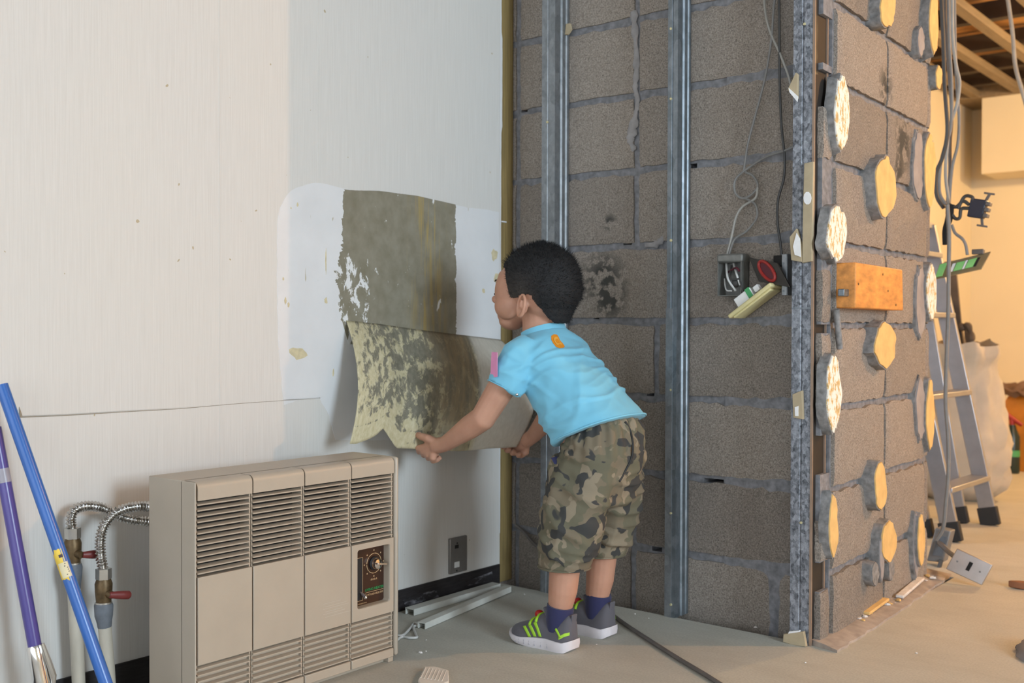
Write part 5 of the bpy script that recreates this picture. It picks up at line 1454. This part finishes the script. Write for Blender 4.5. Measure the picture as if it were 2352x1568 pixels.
# --- shirt
def ring_xz(f_, k_, hw, n=44, e=2.5, yc=YM):
    f_, k_ = V((f_[0], yc, f_[1])), V((k_[0], yc, k_[1])); c = (f_ + k_) / 2; ax = (k_ - f_) / 2
    out = []
    for i in range(n):
        a = 2 * math.pi * i / n; ca, sa = math.cos(a), math.sin(a)
        out.append(c + ax * (math.copysign(abs(ca) ** (2 / e), ca)) + V((0, hw, 0)) * math.copysign(abs(sa) ** (2 / e), sa))
    return out
t = MB()
t.loft([ring_xz((.500, .482), (.700, .563), .112), ring_xz((.476, .515), (.672, .590), .110), ring_xz((.438, .562), (.638, .622), .106), ring_xz((.402, .612), (.598, .660), .107),
        ring_xz((.378, .650), (.560, .694), .112), ring_xz((.372, .688), (.526, .728), .108), ring_xz((.376, .716), (.502, .750), .088), ring_xz((.380, .735), (.486, .764), .064), ring_xz((.382, .742), (.480, .770), .054)])
def sleeve(sh_, en, q):
    sh_, en = V(sh_), V(en); d = (en - sh_)
    t.tube([sh_ - d * .25 + V((.004, -q * .022, .0)), sh_, sh_ + d * .3, sh_ + d * .7, en], [.046, .050, .049, .046, .0455], 24)
sleeve((.430, 2.066, .694), (.404, 2.036, .618), -1); sleeve((.430, 2.254, .694), (.404, 2.284, .618), 1)
me = remesh(t, .0042, 5, .5)
tax = V((-.17, 0, .20)).normalized()
def shirt_fold(p):
    al = (p - V((.60, YM, .53))).dot(tax); lat = p.y - YM; bk = (p - V((.52, YM, .62))).dot(V((.76, 0, .65)))
    k = max(0, min(1, (al + .02) / .05)) * max(0, min(1, (.28 - al) / .06))
    def ridge(q): return max(0.0, 1 - 2.6 * abs(nz(q)))
    q1 = V((al * 26 + bk * 5 + 1.5 * nz(p, 6), lat * 5, bk * 6))
    q2 = V((al * 15 - lat * 11 + 4, lat * 5 + bk * 9, al * 4))
    belly = max(0, min(1, (.04 - bk) / .06))
    q3 = V((al * 9 + bk * 24, lat * 3 + 7, 2))
    return k * (.0058 * ridge(q1) + .0042 * ridge(q2) + .0042 * belly * ridge(q3) - .0045) + .0012 * nz(p, 45)
shirt = finish(me, 'shirt', MAT['shirt'], child, V((.52, YM, .62)), shirt_fold)
tag(shirt, 'pale blue short-sleeved T-shirt')
# collar band
rc = ring_xz((.381, .748), (.477, .776), .0535, 40, 2.2)
ra = ring_xz((.376, .738), (.484, .768), .0585, 40, 2.2); rb = ring_xz((.376, .749), (.477, .781), .0570, 40, 2.2); rd = ring_xz((.380, .748), (.473, .780), .0525, 40, 2.2); re_ = ring_xz((.382, .738), (.478, .766), .052, 40, 2.2)
m = MB(); m.loft([ra, rb, rd, re_, ra], cap=False); m.build('collar', MAT['shirt'], shirt)
# sleeve and body hems
def cyl_ring(c, d, r, n=32, sx=1.0):
    c, d = V(c), V(d).normalized(); a = d.orthogonal().normalized(); b_ = d.cross(a)
    return [c + (a * math.cos(2 * math.pi * i / n) + b_ * math.sin(2 * math.pi * i / n)) * r for i in range(n)]
for q, c in ((-1, V((.404, 2.036, .620))), (1, V((.404, 2.284, .620)))):
    rr_ = cyl_ring(c, V((-.026, q * .03, -.076)), .0452); m = MB(); m.tube(rr_ + [rr_[0], rr_[1]], .0013, 6, cap=False); m.build('sleeve_hem', MAT['shirt'], shirt)
rr_ = ring_xz((.5005, .485), (.6995, .566), .1125, 60); m = MB(); m.tube(rr_ + [rr_[0], rr_[1]], .0024, 6, cap=False); m.build('hem', MAT['shirt'], shirt)
dgs = bpy.context.evaluated_depsgraph_get(); dgs.update()
bpy.context.view_layer.update()
def on_mesh(ob, px, py, off):
    dr = ray(px, py).normalized(); o_ = WORLD[ob.name]
    ok, loc, nn_, _ = ob.ray_cast(CAM - o_, dr)
    return (loc + o_ + nn_ * off, nn_) if ok else (None, None)
def decal(ob, poly, mat, name, thick_=.0015, off=.0015):
    pts = [on_mesh(ob, *q, off) for q in poly]
    pts = [p for p in pts if p[0] is not None]
    if len(pts) < 3: return None
    nn_ = sum((p[1] for p in pts), V()).normalized(); c = sum((p[0] for p in pts), V()) / len(pts)
    m = MB(); n = len(pts)
    m.add([p[0] for p in pts] + [p[0] + nn_ * thick_ for p in pts] + [c + nn_ * (thick_ + .0005)], [(j, (j + 1) % n, n + (j + 1) % n, n + j) for j in range(n)] + [(n + j, n + (j + 1) % n, 2 * n) for j in range(n)])
    return m.build(name, MAT[mat], ob, fix=True)
bean = [(1266, 772), (1272, 768), (1279, 769), (1283, 775), (1286, 782), (1293, 790), (1297, 796), (1294, 799), (1286, 800), (1277, 797), (1270, 788), (1266, 780)]
decal(shirt, bean, 'orange_print', 'bean_print', .0005, .0008)
MAT['orange_lt'] = plain('orange_print_ring', (0.80, 0.40, 0.06), 0.6)
cb = (1280, 785); decal(shirt, [(cb[0] + (a - cb[0]) * .6, cb[1] + (b_ - cb[1]) * .6) for a, b_ in bean], 'orange_lt', 'bean_print_ring', .0004, .0018)
decal(shirt, [(cb[0] + (a - cb[0]) * .32, cb[1] + (b_ - cb[1]) * .32) for a, b_ in bean], 'orange_print', 'bean_print_core', .0004, .0026)
# pink felt tag pinned to the sleeve
tg = [on_mesh(shirt, a, c, .004) for a, c in ((1133, 810), (1142, 810), (1143, 838), (1143, 866))]
tgp = [p for p, n_ in tg if p is not None]
p0 = V((.4, 2.0, .66))
w0, w1, w2, w3 = [hit(a, c, tgp[1], V((-.35, -.9, 0)) if tgp else (0, 1, 0)) for a, c in ((1130, 808), (1143, 809), (1143, 865), (1127, 868))] if len(tgp) > 1 else [P2(a, c, 2.0) for a, c in ((1130, 808), (1143, 809), (1143, 865), (1127, 868))]
m = MB(); m.prism([w0, w1, w2, w3], V((-.0005, -.0012, 0))); tgo = m.build('name_tag', MAT['pink'], shirt, bevel=.0006)
# bead clip at the armpit
pc, pn = on_mesh(shirt, 1187, 904, .002)
if pc is not None:
    m = MB(); m.ell(pc, (.004, .004, .004)); m.build('bead_clip', MAT['chrome'], shirt)

# --- shorts
t = MB()
def ring_leg(cx, cy, z, rx, ry, n=36, tilt=0.0):
    return [V((cx + rx * math.cos(a), cy + ry * math.sin(a), z + tilt * math.cos(a))) for a in [2 * math.pi * k / n for k in range(n)]]
t.loft([ring_leg(.602, YM, .525, .080, .088, tilt=.030), ring_leg(.606, YM, .505, .091, .100, tilt=.028), ring_leg(.604, YM, .46, .098, .112, tilt=.015), ring_leg(.598, YM, .40, .094, .112), ring_leg(.590, YM, .345, .080, .108)])
LEG = {}
for yq, q in ((2.085, -1), (2.236, 1)):
    rings = [ring_leg(.598, YM + q * .050, .46, .090, .060), ring_leg(.588, YM + q * .062, .40, .091, .062), ring_leg(.580, yq - q * .004, .345, .086, .066), ring_leg(.570, yq, .285, .075, .066), ring_leg(.560, yq, .235, .066, .063), ring_leg(.551, yq, .196 + (.008 if q > 0 else 0), .0625, .060)]
    t.loft(rings)
me = remesh(t, .0042, 4, .5)
def short_fold(p):
    k = max(0, min(1, (p.z - .20) / .03))
    def ridge(q): return max(0.0, 1 - 2.4 * abs(nz(q)))
    q1 = V((p.x * 14 + p.z * 22, p.y * 6, p.z * 6 - p.x * 4)); q2 = V((p.x * 20 - p.z * 10 + 3, p.y * 16, p.z * 4))
    lowk = max(0, min(1, (.30 - p.z) / .06))
    q3 = V((p.x * 6, p.y * 5, p.z * 34 + p.x * 9))
    g = max(0, min(1, (p.z - .45) / .05)) * math.sin(math.atan2(p.y - YM, p.x - .6) * 24) * .0030   # gathers at the waistband
    return k * (.0075 * ridge(q1) + .0060 * ridge(q2) + .0050 * lowk * ridge(q3) - .005) + g + .0010 * nz(p, 40)
shorts = finish(me, 'shorts', MAT['camo'], child, V((.58, YM, .35)), short_fold)
tag(shorts, 'camouflage-print cotton shorts')
for yq, z in ((2.085, .199), (2.236, .207)):
    rr_ = ring_leg(.551, yq, z, .0632, .0605); m = MB(); m.tube(rr_ + [rr_[0], rr_[1]], .0026, 6, cap=False); m.build('leg_hem', MAT['camo'], shorts)
# dark pocket lining at the hip and the black drawstring
pk = [on_mesh(shorts, a, c, .002) for a, c in ((1270, 1035), (1278, 1030), (1281, 1050), (1280, 1066), (1272, 1052))]
pk = [p for p, n_ in pk if p is not None]
if len(pk) >= 3:
    m = MB(); m.prism(pk, V((-.004, -.004, 0))); m.build('pocket_lining', MAT['sock'], shorts)
for pp in (((1436, 968), (1447, 990), (1453, 1020), (1450, 1050), (1436, 1080), (1422, 1105)), ):
    q_ = [on_mesh(shorts, a, c, .001)[0] for a, c in pp]; q_ = [p for p in q_ if p is not None]
    if len(q_) > 2: m = MB(); m.tube(spline(q_, 5), .0028, 6); m.build('side_piping', MAT['rubber'], shorts)

# --- socks and shoes
def shoe(heel, q):
    """heel: point on the floor under the back of the heel; the toe points along -X; q -1 outer side faces -Y"""
    heel = V(heel); L = .182
    def wdt(t_): return lerp_table([(0, .010), (.015, .018), (.05, .0265), (.10, .0305), (.18, .0325), (.35, .031), (.5, .0335), (.7, .0385), (.82, .0365), (.90, .031), (.96, .0215), (.985, .014), (1.0, .006)], t_)
    def top(t_): return lerp_table([(0, .082), (.06, .088), (.14, .080), (.24, .066), (.34, .070), (.42, .086), (.50, .078), (.60, .064), (.72, .054), (.85, .047), (.94, .040), (1.0, .030)], t_)
    def zs_(t_): return lerp_table([(0, .031), (.1, .025), (.35, .028), (.5, .026), (.75, .020), (.9, .021), (1.0, .028)], t_)
    def surf(t_, a, off=0.0):
        w, z0, z1 = wdt(t_) + off, zs_(t_) - .006, top(t_) + off
        return heel + V((-L * t_, q * w * math.copysign(abs(math.cos(a)) ** .75, math.cos(a)), z0 + (z1 - z0) * (math.sin(a) ** .85 if a > 0 else 0)))
    m = MB(); ts = [(1 - math.cos(math.pi * k / 34)) / 2 for k in range(35)]
    m.loft([[surf(t_, math.pi * i / 16) for i in range(17)] for t_ in ts], cap=True)
    sh_ = m.build('shoe', MAT['shoe'], child, angle=60)
    m = MB()
    def sole_ring(t_):
        w = wdt(t_) + .0032; zt = zs_(t_); zb = lerp_table([(0, .010), (.08, .001), (.2, 0.0), (.62, 0.0), (.8, .003), (.93, .009), (1.0, .017)], t_)
        x = -L * (t_ * 1.04 - .02)
        wb = w * .90
        return [heel + V((x, -w, zt)), heel + V((x, -w - .0015, (zt + zb) / 2)), heel + V((x, -wb, zb)), heel + V((x, wb, zb)), heel + V((x, w + .0015, (zt + zb) / 2)), heel + V((x, w, zt))]
    m.loft([sole_ring(t_) for t_ in ts]); m.build('sole', MAT['sole'], sh_, angle=50)
    for t_ in (.30, .40, .50, .58, .66, .74, .81):
        p = heel + V((-L * t_, q * (wdt(t_) + .0042), .004)); m = MB(); m.box(p + V((0, -q * .0012, .008)), (.0009, .0030, .011)); m.build('sole_groove', MAT['tape'], sh_)
    def strip(t0, a0, t1, a1, w, name):
        m = MB()
        def f(u, v):
            t_ = t0 + (t1 - t0) * v + (u - .5) * w; a = a0 + (a1 - a0) * v
            return surf(t_, a if True else 0, .0012)
        m.grid(f, 3, 8)
        aa = m.v[:]
        o_ = m.build(name, MAT['lime'], sh_, fix=False)
        md_ = o_.modifiers.new('t', 'SOLIDIFY'); md_.thickness = .0012; md_.offset = 0
    for t_ in (.70, .62, .54):
        strip(t_, .80, t_ - .12, .10, .042, 'stripe')
    strip(.22, .80, .10, .22, .030, 'stripe'); 
    m = MB(); m.grid(lambda u, v: surf(.125 - .115 * u, .16 + .12 * v + .10 * u, .0014), 8, 2); o_ = m.build('stripe', MAT['lime'], sh_, fix=False)
    # back tab
    m = MB(); m.beam(heel + V((-.006, 0, .050)), heel + V((.000, 0, .090)), .020, .005, up=(1, 0, 0)); m.build('heel_tab', MAT['shoe'], sh_, bevel=.002)
    # tongue, laces, toggle
    m = MB(); m.box(heel + V((-L * .40, 0, .088)), (.008, .038, .022), Matrix.Rotation(-.35, 3, 'Y')); m.build('tongue', MAT['shoe'], sh_, bevel=.003)
    for t_ in (.60, .50):
        m = MB(); m.tube([surf(t_ + .02 * math.sin(a), a, .002) for a in [.75 + (math.pi - 1.5) * i / 10 for i in range(11)]], .0026, 6, flat=1.4); m.build('lace', MAT['lime'], sh_)
    m = MB(); m.ell(surf(.575, math.pi / 2, .006), (.011, .011, .010)); m.build('lace_toggle', MAT['toggle'], sh_)
    ctr = heel + V((-.045, 0, 0))
    m = MB(); m.tube([ctr + V((.0, 0, .045)), ctr + V((.0, 0, .07)), ctr + V((.003, 0, .098)), ctr + V((.004, 0, .104))], [.0300, .0320, .0330, .0318], 20); m.build('sock', MAT['sock'], child)
shoe((.582, 2.084, 0), -1)
shoe((.586, 2.240, 0), 1)
